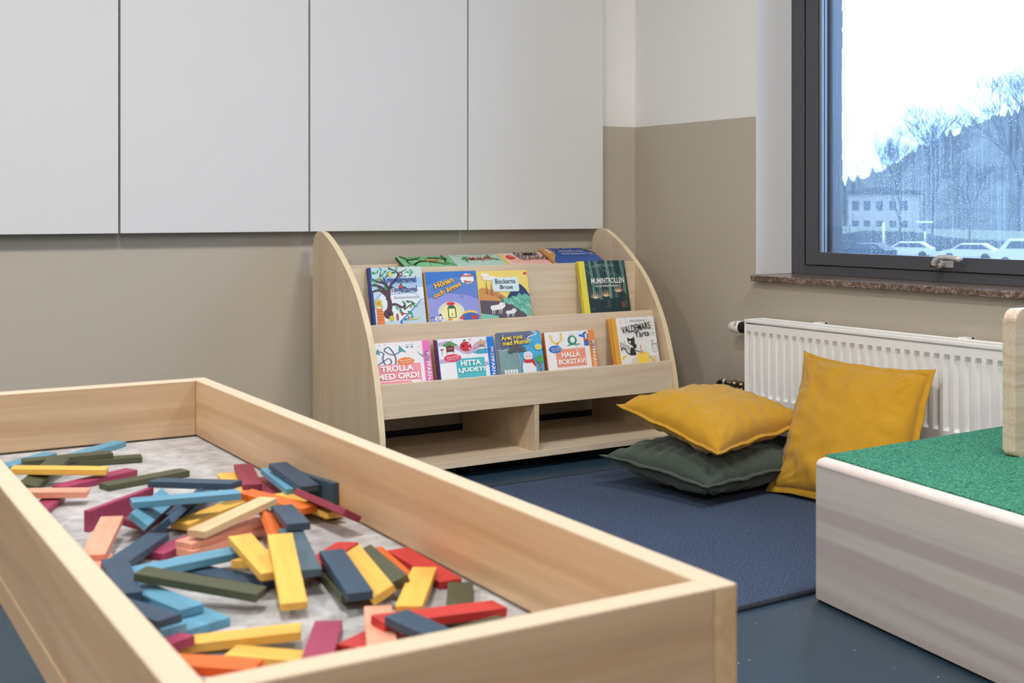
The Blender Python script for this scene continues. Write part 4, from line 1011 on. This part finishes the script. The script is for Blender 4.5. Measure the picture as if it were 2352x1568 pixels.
# ------------------------------------------------------------------ cushions
def cushion(label, P, up, dn, mat, seed, group, flat_floor=None, wr=1.0, sag=0.0, flange=.018):
    P = [Vector(p) for p in P]; c = sum(P, Vector()) / 4
    nrm = ((P[1] - P[0]).cross(P[2] - P[0])).normalized()
    if nrm.z < 0: nrm = -nrm
    e = empty('floor_cushion', (c.x, c.y, min(p.z for p in P))); tag(e, label, 'cushion', group)
    o = Vector(e.location); N_ = 64
    def basept(s, t):
        a, b = (s + 1) / 2, (t + 1) / 2
        # sides pull inward between the corners
        k = .08
        s2 = s * (1 - k * (1 - t * t)); t2 = t * (1 - k * (1 - s * s))
        a, b = (s2 + 1) / 2, (t2 + 1) / 2
        p = P[0] * (1 - a) * (1 - b) + P[1] * a * (1 - b) + P[2] * a * b + P[3] * (1 - a) * b
        ed = max(abs(s), abs(t))
        wv = noise.noise(Vector((s * 3.1 + seed, t * 3.1, seed * .7))) * .006 * wr * (.3 + ed)
        wv += noise.noise(Vector((s * 9 + seed, t * 9, 3.3))) * .002 * wr * ed ** 4
        return p + nrm * (wv - sag * (1 - s * s) * (1 - t * t))
    def infl(s, t, h):
        q = max(0.0, (1 - s * s)) * max(0.0, (1 - t * t))
        v = h * q ** .36
        em = 1 - min(1, (1 - max(abs(s), abs(t))) * 2.4)          # near the seams
        al = t if abs(s) > abs(t) else s
        cr = noise.noise(Vector((al * 7.5 + seed * 3, max(abs(s), abs(t)) * 1.6, seed))) * .009 * em * (1 - em) * 4
        cr += noise.noise(Vector((s * 4.2 + seed, t * 4.2 + 7, seed))) * .003
        cr += (1 - abs(noise.noise(Vector((s * 2.3 + t * 1.4 + seed, t * 2.6 - s, 5 + seed))))) ** 9 * .003 * (1 - em)
        for cs, ct in ((-1, -1), (1, -1), (1, 1), (-1, 1)):
            ds, dt = s - cs, t - ct; r_ = math.hypot(ds, dt)
            if r_ < 1.1 and r_ > .02:
                an = math.atan2(abs(dt), abs(ds)); cr += .0045 * math.sin(an * 17 + seed + cs * 2 + noise.noise(Vector((ds * 3, dt * 3, seed))) * 2.5) * math.sin(min(1, r_ / .35) * math.pi / 2) * max(0, 1 - r_ / 1.1) ** 1.6 * math.sin(2 * an)
        return v + cr * wr * min(1, q * 12)
    V = []; F = []
    idx = {}
    for side in (1, -1):
        for i in range(N_ + 1):
            for j in range(N_ + 1):
                s = math.sin((i / N_ * 2 - 1) * math.pi / 2 * .96) / math.sin(math.pi / 2 * .96); t = math.sin((j / N_ * 2 - 1) * math.pi / 2 * .96) / math.sin(math.pi / 2 * .96)
                edge = i in (0, N_) or j in (0, N_)
                if edge and side == -1: idx[(side, i, j)] = idx[(1, i, j)]; continue
                p = basept(s, t) + nrm * side * infl(s, t, up if side == 1 else dn)
                if flat_floor is not None and p.z < flat_floor: p.z = flat_floor + (p.z - flat_floor) * .04
                idx[(side, i, j)] = len(V); V.append(p - o)
        for i in range(N_):
            for j in range(N_):
                f = (idx[(side, i, j)], idx[(side, i + 1, j)], idx[(side, i + 1, j + 1)], idx[(side, i, j + 1)])
                F.append(f if side == 1 else f[::-1])
    body = py_obj('cushion_body', V, F, mat, e, True)
    # stitched flange that runs round the seam
    V = []; F = []; M_ = 200
    ring = []
    for k in range(M_):
        u = k / M_ * 4; sd = int(u); f = u - sd
        s, t = ((-1 + 2 * f, -1), (1, -1 + 2 * f), (1 - 2 * f, 1), (-1, 1 - 2 * f))[sd]
        ring.append((s, t))
    thick = .0016
    for k, (s, t) in enumerate(ring):
        p = basept(s, t); d = (p - c); d = (d - nrm * d.dot(nrm)).normalized()
        cn = (abs(s) * abs(t)) ** 8
        wob = noise.noise(Vector((s * 5 + seed, t * 5, 9))) * .004 * wr
        inn = p - d * .004; out = p + d * flange * (1 + .5 * cn) + nrm * (wob + .006 * cn)
        if flat_floor is not None: out.z = max(out.z, flat_floor + .004); inn.z = max(inn.z, flat_floor + .003)
        for q in (inn + nrm * .003, (inn + out) / 2 + nrm * .0028, out + nrm * thick, out - nrm * thick, (inn + out) / 2 - nrm * .0028, inn - nrm * .003): V.append(q - o)
    for k in range(M_):
        for m in range(6):
            a_, b_ = k * 6 + m, k * 6 + (m + 1) % 6; c_, d_ = ((k + 1) % M_) * 6 + m, ((k + 1) % M_) * 6 + (m + 1) % 6
            F.append((a_, b_, d_, c_))
    py_obj('seam_flange', V, F, mat, e, True)
    return e
GRP = 'floor cushions piled beside the radiator'
cushion('dark green cushion lying flat on the rug under the yellow one', [(1.985, 2.640, .088), (2.050, 2.305, .066), (2.465, 2.335, .072), (2.42, 2.74, .070)], .064, .064, M_dark_green, 2.3, GRP, flat_floor=.0095, flange=.012)
cushion('mustard yellow cushion lying flat on top of the dark green one', [(2.035, 2.635, .218), (2.080, 2.305, .142), (2.465, 2.380, .172), (2.45, 2.76, .200)], .082, .046, M_mustard, 5.1, GRP, flange=.011)
cushion('mustard yellow cushion leaning upright against the white radiator', [(2.320, 2.350, .022), (2.550, 2.450, .338), (2.550, 2.045, .331), (2.335, 1.935, .022)], .066, .030, M_mustard, 8.7, GRP, wr=1.15)

# ------------------------------------------------------------------ play tray table
TS_near = Vector((.6065, .655)); t_ey = Vector((.02633, .99965)); t_ex = Vector((.99965, -.02633))
TA = math.atan2(-.02633, .99965)
TZ = .4846; TF = .3960
tray = empty('tray_table', (TS_near.x, TS_near.y, 0), TA); tag(tray, 'maple play table with raised rim holding coloured planks in the foreground', 'table')
Wd, Ln, th_ = .4015, 1.2610, .0215
yn = -.004
def tbox(name, lo, hi, mat, bev=.0018, rimtop=False):
    bm = bmesh.new(); add_box(bm, lo, hi, 0, bev, 3)
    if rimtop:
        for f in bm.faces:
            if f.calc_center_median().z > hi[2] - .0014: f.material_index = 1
    return bm_obj(name, bm, [mat, M_tray_rim] if rimtop else mat, tray)
tbox('long_board', (-th_, yn, TF + .0025), (0, Ln + yn, TZ), M_tray_y, rimtop=True)
tbox('long_board', (-Wd, yn, TF + .0025), (-Wd + th_, Ln + yn, TZ), M_tray_y, rimtop=True)
tbox('end_board', (-Wd + th_, yn, TF + .0025), (-th_, yn + th_, TZ), M_tray_x, rimtop=True)
tbox('end_board', (-Wd + th_, Ln + yn - .026, TF + .0025), (-th_, Ln + yn, TZ), M_tray_x, rimtop=True)
tbox('tray_floor', (-Wd + th_ - .003, yn + .018, TF - .012), (-th_ + .003, Ln - .02, TF), M_tray_top, 0)
bm = bmesh.new()
for lo, hi in (((-.020, yn, .372), (0, Ln + yn, TF)), ((-Wd, yn, .372), (-Wd + .020, Ln + yn, TF)), ((-Wd + .02, yn, .372), (-.02, yn + .02, TF)), ((-Wd + .02, Ln + yn - .02, .372), (-.02, Ln + yn, TF))): add_box(bm, lo, hi, 0, .0015)
bm_obj('apron_frame', bm, M_tray_y, tray)
bm = bmesh.new(); add_box(bm, (-Wd + .008, yn + .008, .353), (-.008, Ln - .012, .3725), 0, .003); bm_obj('under_panel', bm, M_tray_y, tray)
for lx in (-Wd + .05, -.05):
    for ly in (.05, Ln - .06): tube('leg', [(lx, ly, 0), (lx, ly, .354)], .022, M_tray_x, tray, 20)

# ------------------------------------------------------------------ planks
PC = {'sky': (104, 168, 200), 'olive': (82, 88, 62), 'yellow': (250, 200, 92), 'magenta': (172, 62, 100), 'peach': (250, 178, 150), 'navy': (56, 82, 106),
      'crimson': (150, 50, 76), 'natural': (232, 206, 162), 'orange': (245, 122, 50), 'steel': (84, 108, 124), 'red': (212, 58, 56)}
PW = {'sky': 'light blue', 'olive': 'olive green', 'yellow': 'yellow', 'magenta': 'magenta', 'peach': 'peach pink', 'navy': 'navy blue', 'crimson': 'dark crimson', 'natural': 'unpainted natural wood', 'orange': 'orange', 'steel': 'grey blue', 'red': 'red'}
def plank_mat(k):
    r, g, b = PC[k]; lo = srgb(int(r * .86), int(g * .84), int(b * .84)); hi = srgb(r, g, b)
    m = wood('stained_' + k, lo, hi, 'x', .5, 2.2, .2, streak=.18, fine=.32)
    return m
PLANKS = [
 ('blue1','sky',0.45,1.8351,0.3999,0,-0,-2.4672),
 ('blue2','sky',0.3438,1.8009,0.3999,0,-0,-2.4525),
 ('olv3','olive',0.3953,1.7586,0.4079,0,-0.0019,3.0869),
 ('olv4','olive',0.3478,1.6767,0.4085,-0.2482,0.0996,-2.1244),
 ('olv5','olive',0.4344,1.7532,0.4006,0,-0,2.9604),
 ('yel6','yellow',0.3609,1.6497,0.4147,0.0031,0.0544,-0.361),
 ('mag7','magenta',0.4026,1.6338,0.4002,-0,0.0058,-2.6892),
 ('olv8','olive',0.4576,1.6028,0.4002,-0,-0.0052,0.2477),
 ('pea9','peach',0.3131,1.5499,0.4105,-0,-0.0259,2.729),
 ('mag10','magenta',0.3098,1.5099,0.3999,0,-0,-2.0509),
 ('mag11','magenta',0.3788,1.4277,0.4083,1.5708,-0.0078,0.6705),
 ('nvy13','navy',0.4649,1.4258,0.4269,-0.0088,-0.0579,-0.9487),
 ('blue14','sky',0.429,1.3447,0.4298,-0.0079,0.0067,-0.1581),
 ('yel15','yellow',0.4641,1.3619,0.405,0.0023,-0.0109,0.6107),
 ('nvy16','navy',0.4585,1.4123,0.4073,0.0397,-0.0494,0.9036),
 ('blue17','sky',0.4005,1.3722,0.4168,0.6707,0.0026,1.0122),
 ('nvy17','navy',0.423,1.3491,0.4162,-0.6494,-0.0525,0.9563),
 ('pea18','peach',0.326,1.2946,0.4122,0,0.0776,-1.9797),
 ('pea19','peach',0.3001,1.2095,0.4019,-0.0236,-0.0305,-1.8452),
 ('mag20','crimson',0.4073,1.3897,0.4058,0.1965,0.0627,0.8331),
 ('nvy21','navy',0.3456,1.2413,0.4079,-0.0066,-0.0083,-2.2286),
 ('nvy22','navy',0.3018,1.1343,0.4148,0.0057,-0.0005,-1.7212),
 ('mag23','magenta',0.4128,1.2757,0.4009,-0.0025,-0.0166,0.5785),
 ('pea24','peach',0.4396,1.2532,0.4109,0.0075,0.0014,0.5026),
 ('pea25','peach',0.4405,1.2484,0.404,0,0.0084,0.473),
 ('nat26','natural',0.4504,1.2509,0.4268,-0.0376,-0.0804,0.5322),
 ('mag27','crimson',0.563,1.5135,0.4079,0,0.0194,-1.8238),
 ('yel28','yellow',0.5434,1.5137,0.3999,0,-0,-1.7728),
 ('crm29','crimson',0.5708,1.4597,0.4003,-0.0014,0.0061,-1.7389),
 ('blue30','sky',0.5776,1.4323,0.4162,0.001,0.0226,-1.6831),
 ('nvy31','navy',0.5821,1.408,0.4248,-0.0007,0.0536,-1.6253),
 ('nvy32','navy',0.5982,1.3774,0.4165,1.5588,-0.0614,-1.5765),
 ('crm33','crimson',0.5666,1.2742,0.4193,-0.5228,0.0105,-1.5027),
 ('yel34','yellow',0.5879,1.3511,0.4007,-0.0139,0.0112,1.4944),
 ('yel35','yellow',0.5682,1.3317,0.4079,0.034,0.005,-1.3907),
 ('org36','orange',0.5352,1.3461,0.4126,0.0051,0.0088,-1.2714),
 ('org37','orange',0.4833,1.2172,0.4177,-0.469,0.0052,-1.8492),
 ('nvy38','navy',0.496,1.2088,0.4288,0.0056,-0.0716,-1.8108),
 ('yel40','yellow',0.4246,1.1197,0.42,0.0155,0.0524,-1.6656),
 ('yel41','yellow',0.4293,1.0543,0.4222,-0.0078,0.2714,-1.8454),
 ('stl42','steel',0.4655,1.1109,0.4206,-0.0093,0.0832,-1.812),
 ('yel43','yellow',0.4584,1.1626,0.4067,-0.0903,0.0981,0.6765),
 ('nvy44','navy',0.3982,1.138,0.3999,0,-0,2.0401),
 ('blue45','sky',0.365,1.1686,0.4092,-0.0134,0.0393,-3.1179),
 ('olv46','olive',0.3562,1.0767,0.4158,0.0019,0.1017,-0.7645),
 ('blue47','sky',0.3197,1.0869,0.4079,-0.0003,0.0049,1.8142),
 ('blue48','sky',0.3346,1.0647,0.3999,0,-0,1.8279),
 ('blue49','sky',0.3111,1.0573,0.3999,0,-0,1.869),
 ('blue49b','sky',0.2828,1.0237,0.413,0.02,0.0494,1.8537),
 ('nvy50','navy',0.2759,1.0258,0.4218,-0.0014,0.0097,1.9378),
 ('yel51','yellow',0.3393,0.9583,0.4038,0.012,0.0648,2.7252),
 ('mag52','magenta',0.2801,1.0033,0.4054,-0.0261,0.0897,1.9149),
 ('yel53','yellow',0.3753,0.8933,0.4001,-0.0038,0.0036,-0.7872),
 ('mag54','magenta',0.399,0.9044,0.4056,-0.0016,-0.0864,-2.0682),
 ('red55','red',0.4606,0.9097,0.4026,-0.0144,0.0427,0.5408),
 ('pea56','peach',0.4451,0.896,0.4111,0.0022,-0.0626,-2.0014),
 ('red57','red',0.4963,0.887,0.4152,0.0188,0.076,0.0256),
 ('nvy58','navy',0.4618,0.8183,0.4223,0.0098,0.0568,-1.3519),
 ('red59','red',0.4965,0.8242,0.4023,-0.0068,-0.0395,-1.0286),
 ('olv60','olive',0.5451,0.9402,0.4,0.0002,0.0021,-2.1161),
 ('olv61','olive',0.483,0.8543,0.4083,0.0536,0.0276,-3.0966),
 ('yel62','yellow',0.5257,0.9831,0.407,0.0134,-0.0055,-2.1858),
 ('red63','red',0.5734,1.0598,0.4007,0.0048,0.0137,-1.609),
 ('org64','orange',0.5466,1.0819,0.4001,0.0002,0.0031,-1.7416),
 ('olv65','olive',0.5225,1.0548,0.4097,0.3582,-0.0159,-1.7377),
 ('yel66','yellow',0.5002,1.0352,0.4124,0.4908,0.0532,-1.7565),
 ('nvy67','navy',0.4786,1.0351,0.4157,-0.0019,0.0585,-1.7789),
 ('olv68','olive',0.4804,1.0501,0.4033,-0.0019,-0.0584,-1.7892),
 ('red69','red',0.4999,1.1232,0.4054,0.0352,-0.0471,-2.3621),
 ('org70','orange',0.2878,0.9086,0.4098,0,-0,2.414),
 ('red71','red',0.3077,0.8744,0.3999,0,-0,3.0775)]
PLAB = {'blue1': 'lying at the far end board, partly under a long olive plank',
 'blue2': 'in the far left corner, left of the other light blue one',
 'olv3': 'laid across two light blue planks by the far end board',
 'olv4': 'tilted under the yellow plank near the far end of the tray',
 'olv5': 'pointing right from under the far yellow plank',
 'yel6': 'lying crosswise on top of olive planks in the far left corner',
 'mag7': 'lying flat just before the far left yellow plank',
 'olv8': 'lying alone between a magenta plank and a navy one',
 'pea9': 'bridging over a magenta plank beside the left rim, far half',
 'mag10': 'lying under the peach plank beside the left rim, far half',
 'mag11': 'standing on its long edge on the left of the pile',
 'nvy13': 'lying on top of the large light blue plank, far middle',
 'blue14': 'lying crosswise high on the pile under a navy plank',
 'yel15': 'slanting under the light blue plank at the heart of the pile',
 'nvy16': 'poking its end out from under the high light blue plank',
 'blue17': 'tilted on its edge under the high light blue plank',
 'nvy17': 'tilted on its edge beside the tilted light blue one',
 'pea18': 'leaning before the magenta plank that stands on edge',
 'pea19': 'mostly hidden at the left rim under a navy plank',
 'mag20': 'between the leaning peach plank and tilted light blue one',
 'nvy21': 'slanting towards the left rim, behind the grooved navy plank',
 'nvy22': 'with grooved grain lying beside the left rim mid tray',
 'mag23': 'showing one end left of the stacked peach planks',
 'pea24': 'lying on top of another peach plank mid tray',
 'pea25': 'lying right under another peach plank mid tray',
 'nat26': 'slanting over the pile behind the two peach planks',
 'mag27': 'lying on a yellow plank, farthest one of the middle pile',
 'yel28': 'under the crimson plank at the far side of the pile',
 'crm29': 'just left of the light blue and navy stacked pair',
 'blue30': 'directly under a navy plank near the right long board',
 'nvy31': 'raised on a light blue plank near the right long board',
 'nvy32': 'standing on edge against the right long board',
 'crm33': 'sloping down beside the navy plank that stands on edge',
 'yel34': 'with its short end under the sloping crimson plank',
 'yel35': 'half hidden behind the long orange plank',
 'org36': 'lying crosswise over the pile, its right end free',
 'org37': 'sloping down under the navy plank right of the peach pair',
 'nvy38': 'resting on orange planks with its short end towards the viewer',
 'yel40': 'slanting left of the upright pointing yellow one mid tray',
 'yel41': 'in the middle pointing straight at the viewer on top of the others',
 'stl42': 'lying under the middle yellow plank on its right side',
 'yel43': 'lying flat under two other yellow planks mid tray',
 'nvy44': 'lying flat behind the long olive plank, left middle',
 'blue45': 'lying crosswise above the long olive plank, left middle',
 'olv46': 'propped long over the left middle of the tray floor',
 'blue47': 'uppermost of the light blue ones near the left rim',
 'blue48': 'second in the light blue heap near the left rim',
 'blue49': 'lowest in front of the light blue heap near the left rim',
 'blue49b': 'under a navy plank end by the left rim',
 'nvy50': 'with one end lying over the light blue heap by the left rim',
 'yel51': 'lying crosswise on the tray floor in the near left part',
 'mag52': 'with only its corner showing at the near left rim',
 'yel53': 'lying crosswise behind the orange plank at the near board',
 'mag54': 'pointing at the viewer with its near end raised at the near board',
 'red55': 'poking a corner out left of the peach plank at the near board',
 'pea56': 'pointing at the viewer at the near board, under a red plank end',
 'red57': 'lying crosswise long near the front right, under a navy plank',
 'nvy58': 'lying over the long red plank at the near board',
 'red59': 'just peeping over the near board under the navy plank',
 'olv60': 'pointing at the viewer behind the long red plank, right side',
 'olv61': 'peeping over the near board under the right end of the red plank',
 'yel62': 'leaning on the red plank by the right long board',
 'red63': 'lying beside the right long board under a yellow plank end',
 'org64': 'showing as a thin strip behind an olive plank, right middle',
 'olv65': 'tilted between a yellow plank and an orange strip, right middle',
 'yel66': 'tilted against the olive plank, right of a navy one',
 'nvy67': 'lying on top of an olive plank, right of the middle yellow one',
 'olv68': 'directly under a navy plank, right of the middle yellow one',
 'red69': 'sticking out behind the navy plank right of the middle yellow one',
 'org70': 'at the near left corner of the tray, before the crosswise yellow one',
 'red71': 'mostly hidden by the near board, right of the orange one'}
plank_me = {}
def plank_mesh(k):
    bm = bmesh.new(); add_box(bm, (-.05875, -.01175, -.0038), (.05875, .01175, .0038), 0, .0006, 2)
    me = bpy.data.meshes.new('building_plank'); bmesh.ops.recalc_face_normals(bm, faces=bm.faces); bm.to_mesh(me); bm.free()
    me.materials.append(plank_mat(k)); return me
for n_, k, x, y, z, rx, ry, rz in PLANKS:
    if k not in plank_me: plank_me[k] = plank_mesh(k)
    o = bpy.data.objects.new('building_plank', plank_me[k]); col.objects.link(o)
    o.location = (x, y, z); o.rotation_euler = (rx, ry, rz)
    tag(o, PW[k] + ' plank ' + PLAB[n_], 'wooden plank', 'coloured building planks in the play tray')

# ------------------------------------------------------------------ ceiling lamps
M_lamp_body = plain('lamp_housing', srgb(225, 225, 225), .5)
m_, nt_, b_ = new_mat('lamp_diffuser'); b_.inputs['Emission Color'].default_value = (1, .955, .905, 1); b_.inputs['Emission Strength'].default_value = 3.0; b_.inputs['Base Color'].default_value = (.9, .9, .9, 1)
for (x, y), p in zip(LAMP_POS, LAMP_W):
    e = empty('ceiling_lamp', (x, y, CH - .03)); tag(e, 'square white recessed ceiling lamp', 'lamp', 'ceiling lamps')
    box('lamp_housing', (-.31, -.31, 0), (.31, .31, .03), M_lamp_body, e, .002)
    box('diffuser', (-.29, -.29, -.006), (.29, .29, 0), m_, e)
    lamp_light(x, y, p, e)

# ------------------------------------------------------------------ outside the window
GZ = -3.4
M_asphalt = plain('wet_asphalt', srgb(80, 90, 104), .35)
M_hill = speckle('hazy_forest_slope', srgb(77, 87, 89), srgb(62, 73, 77), srgb(94, 104, 104), .12, .95, .0, contrast=(.3, .7))  # blue-grey base colours stand in for the haze over the forest
M_grass = plain('winter_grass', srgb(102, 114, 102), .95)
M_wood_far = plain('hazy_tree_bark', srgb(80, 85, 94), .9)  # distance haze is mixed into this blue-grey bark tone
M_conifer = speckle('conifer_foliage', srgb(45, 58, 65), srgb(33, 45, 52), srgb(63, 75, 80), .8, .95, 0)
M_facade = plain('pale_house_facade', srgb(156, 157, 156), .8); M_win_far = plain('house_window_dark', srgb(67, 77, 90), .3); M_roof = plain('dark_house_roof', srgb(70, 75, 82), .7)
M_car_w = plain('white_car_paint', srgb(194, 198, 201), .3); M_car_d = plain('dark_car_paint', srgb(36, 52, 72), .3)
g = box('ground_outside', (12, -60, GZ - .5), (420, 420, GZ), M_asphalt); g['kind'] = 'structure'
def polar(az, D, z=GZ):
    a_ = math.radians(az); return Vector((math.cos(a_) * D, math.sin(a_) * D, z))
# ridge profile: azimuth, height slope, distance
def ridge(name, prof, D, depth, mat, seed, bump=1.0):
    V = []; F = []; q = random.Random(seed); n = 160
    az0, az1 = prof[0][0], prof[-1][0]
    for i in range(n + 1):
        az = az0 + (az1 - az0) * i / n
        for k in range(len(prof) - 1):
            if prof[k][0] >= az >= prof[k + 1][0]:
                f = (prof[k][0] - az) / (prof[k][0] - prof[k + 1][0]); sl = prof[k][1] * (1 - f) + prof[k + 1][1] * f; break
        top = .75 + sl * D + (noise.noise(Vector((az * 6, seed, 0))) * .012 + noise.noise(Vector((az * 22, seed, 2))) * .005) * D * bump
        for j in range(7):
            f = j / 6.0; r = D - depth * (1 - f) ** 1.3
            z = GZ - .2 + (top - GZ + .2) * math.sin(f * math.pi / 2) + (noise.noise(Vector((az * 9, f * 8, seed))) * .9 * bump if 0 < j < 6 else 0)
            p = polar(az, r, z); V.append(p)
        p = polar(az, D + 20, GZ - .2); V.append(p)
    for i in range(n):
        for j in range(7):
            a_ = i * 8 + j; F.append((a_, a_ + 1, a_ + 9, a_ + 8))
    o = py_obj(name, V, F, mat, None, False); o['kind'] = 'structure'; return o
ridge('hills', [(50, .006), (44.5, .014), (42.3, .022), (41.6, .026), (40.9, .030), (40.1, .036), (39.3, .047), (38.3, .055), (37.5, .061), (36, .071), (34.6, .078), (32.5, .088), (29, .10)], 270, 85, M_hill, 3, .8)
gb = ridge('grass_bank', [(50, -.0125), (41, -.0125), (38, -.0145), (35, -.0155), (29, -.015)], 168, 14, M_grass, 5, .08)
hb = ridge('hedge_bank', [(50, -.0185), (42.3, -.0180), (41.4, -.0158), (39.3, -.0165), (38.0, -.0205), (36.4, -.0225), (29, -.024)], 140, 9, M_conifer, 6, .08)
def tree(label, az, D, H_, seed, spread=.5, levels=6, r0=.016, name='bare_tree'):
    q = random.Random(seed); bm = bmesh.new()
    def seg(p, d, L, r, lv):
        e_ = p + d * L; u = d.orthogonal().normalized(); w_ = d.cross(u)
        A = [bm.verts.new(p + (u * math.cos(k * 2.094) + w_ * math.sin(k * 2.094)) * r) for k in range(3)]
        B = [bm.verts.new(e_ + (u * math.cos(k * 2.094) + w_ * math.sin(k * 2.094)) * r * .72) for k in range(3)]
        for k in range(3): bm.faces.new((A[k], A[(k + 1) % 3], B[(k + 1) % 3], B[k]))
        if lv <= 0: return
        for m in range(3 if lv > 2 else 4):
            nd = (d + Vector((q.gauss(0, spread), q.gauss(0, spread), q.gauss(.12, spread * .6)))).normalized()
            seg(e_ if m == 0 else p + d * L * q.uniform(.45, 1), nd, L * q.uniform(.62, .82), r * .62, lv - 1)
    seg(Vector((0, 0, 0)), Vector((0, 0, 1)), H_ * .28, H_ * r0, levels)
    o = bm_obj(name, bm, M_wood_far); o.location = polar(az, D); tag(o, label, 'tree', 'bare trees outside the window')
    return o
tree('bare branching tree outside, the tallest one left of the hillside', 38.55, 128, 18.3, 4, .36, 7, .008)
tree('bare tree outside just left of the tallest branching one', 39.9, 150, 17.0, 9, .40, 7, .008)
tree('bare tree rising above the hillside near the photo right edge', 35.0, 175, 30, 12, .36, 7, .008)
tree('small bare tree low before the hillside, right of the pale house', 37.0, 152, 13.0, 22, .40, 6, .010)
# pale house
hs = empty('house', polar(40.75, 182, GZ), math.radians(40.75 - 8)); tag(hs, 'pale two storey house far outside at the foot of the slope', 'house')
HZ = 6.6
box('facade', (0, -4.4, 0), (8, 4.4, HZ), M_facade, hs)
prism('roof', [(-5.0, HZ), (5.0, HZ), (5.0, HZ + .35), (0, HZ + .9), (-5.0, HZ + .35)], 'x', -.6, 8.6, M_roof, hs)
for zi in (1.4, 4.2):
    for yi in (-3.3, -1.7, .1, 1.8, 3.4): box('window', (-.06, yi - .45, zi), (.02, yi + .45, zi + 1.3), M_win_far, hs)
# cars in the yard
def car(label, az, D, rz, mat, van=False, sc_=1.0):
    e = empty('parked_car', polar(az, D), math.radians(rz)); tag(e, label, 'car', 'cars parked outside the window')
    if van: body = [(-2.4, .35), (2.4, .35), (2.45, 1.0), (1.75, 1.25), (1.2, 2.0), (-2.35, 2.05), (-2.45, 1.0)]
    else: body = [(-2.2, .3), (2.2, .3), (2.25, .75), (1.2, .95), (.55, 1.42), (-1.2, 1.45), (-2.0, 1.0), (-2.25, .9)]
    prism('car_body', body, 'y', -.88, .88, mat, e, .06)
    gw = [(-2.1, 1.3), (1.35, 1.3), (1.0, 1.85), (-2.1, 1.85)] if van else [(-1.75, .98), (1.0, .98), (.5, 1.34), (-1.15, 1.36)]
    prism('car_windows', gw, 'y', -.90, .90, M_win_far, e)
    for wx in (-1.4, 1.4):
        for wy in (-.86, .86): tube('wheel', [(wx, wy - .1, .33), (wx, wy + .1, .33)], .33, M_black, e, 14)
car('white van parked outside near the photo right edge', 34.7, 100, 118, M_car_w, True)
car('white car parked outside just left above the window handle', 39.6, 112, 120, M_car_w)
car('white car parked outside, between the van and the other white car', 37.0, 108, 115, M_car_w)
car('dark blue car parked outside below the pale house', 41.3, 106, 100, M_car_d)
lp = empty('lamp_post', polar(38.85, 124)); tag(lp, 'outdoor lamp post with a pale mushroom head outside', 'lamp post')
tube('post', [(0, 0, 0), (0, 0, 3.0)], .09, M_satin, lp, 10)
tube('lamp_head', [(0, 0, 2.2), (0, 0, 2.9), (0, 0, 2.95), (0, 0, 3.1)], [.22, .3, .8, .7], M_car_w, lp, 16)
fp = tube('marker_pole', [(0, 0, 0), (0, 0, 3.0)], .12, M_car_w); fp.location = polar(40.6, 121); tag(fp, 'white pole standing outside before the pale house', 'pole')
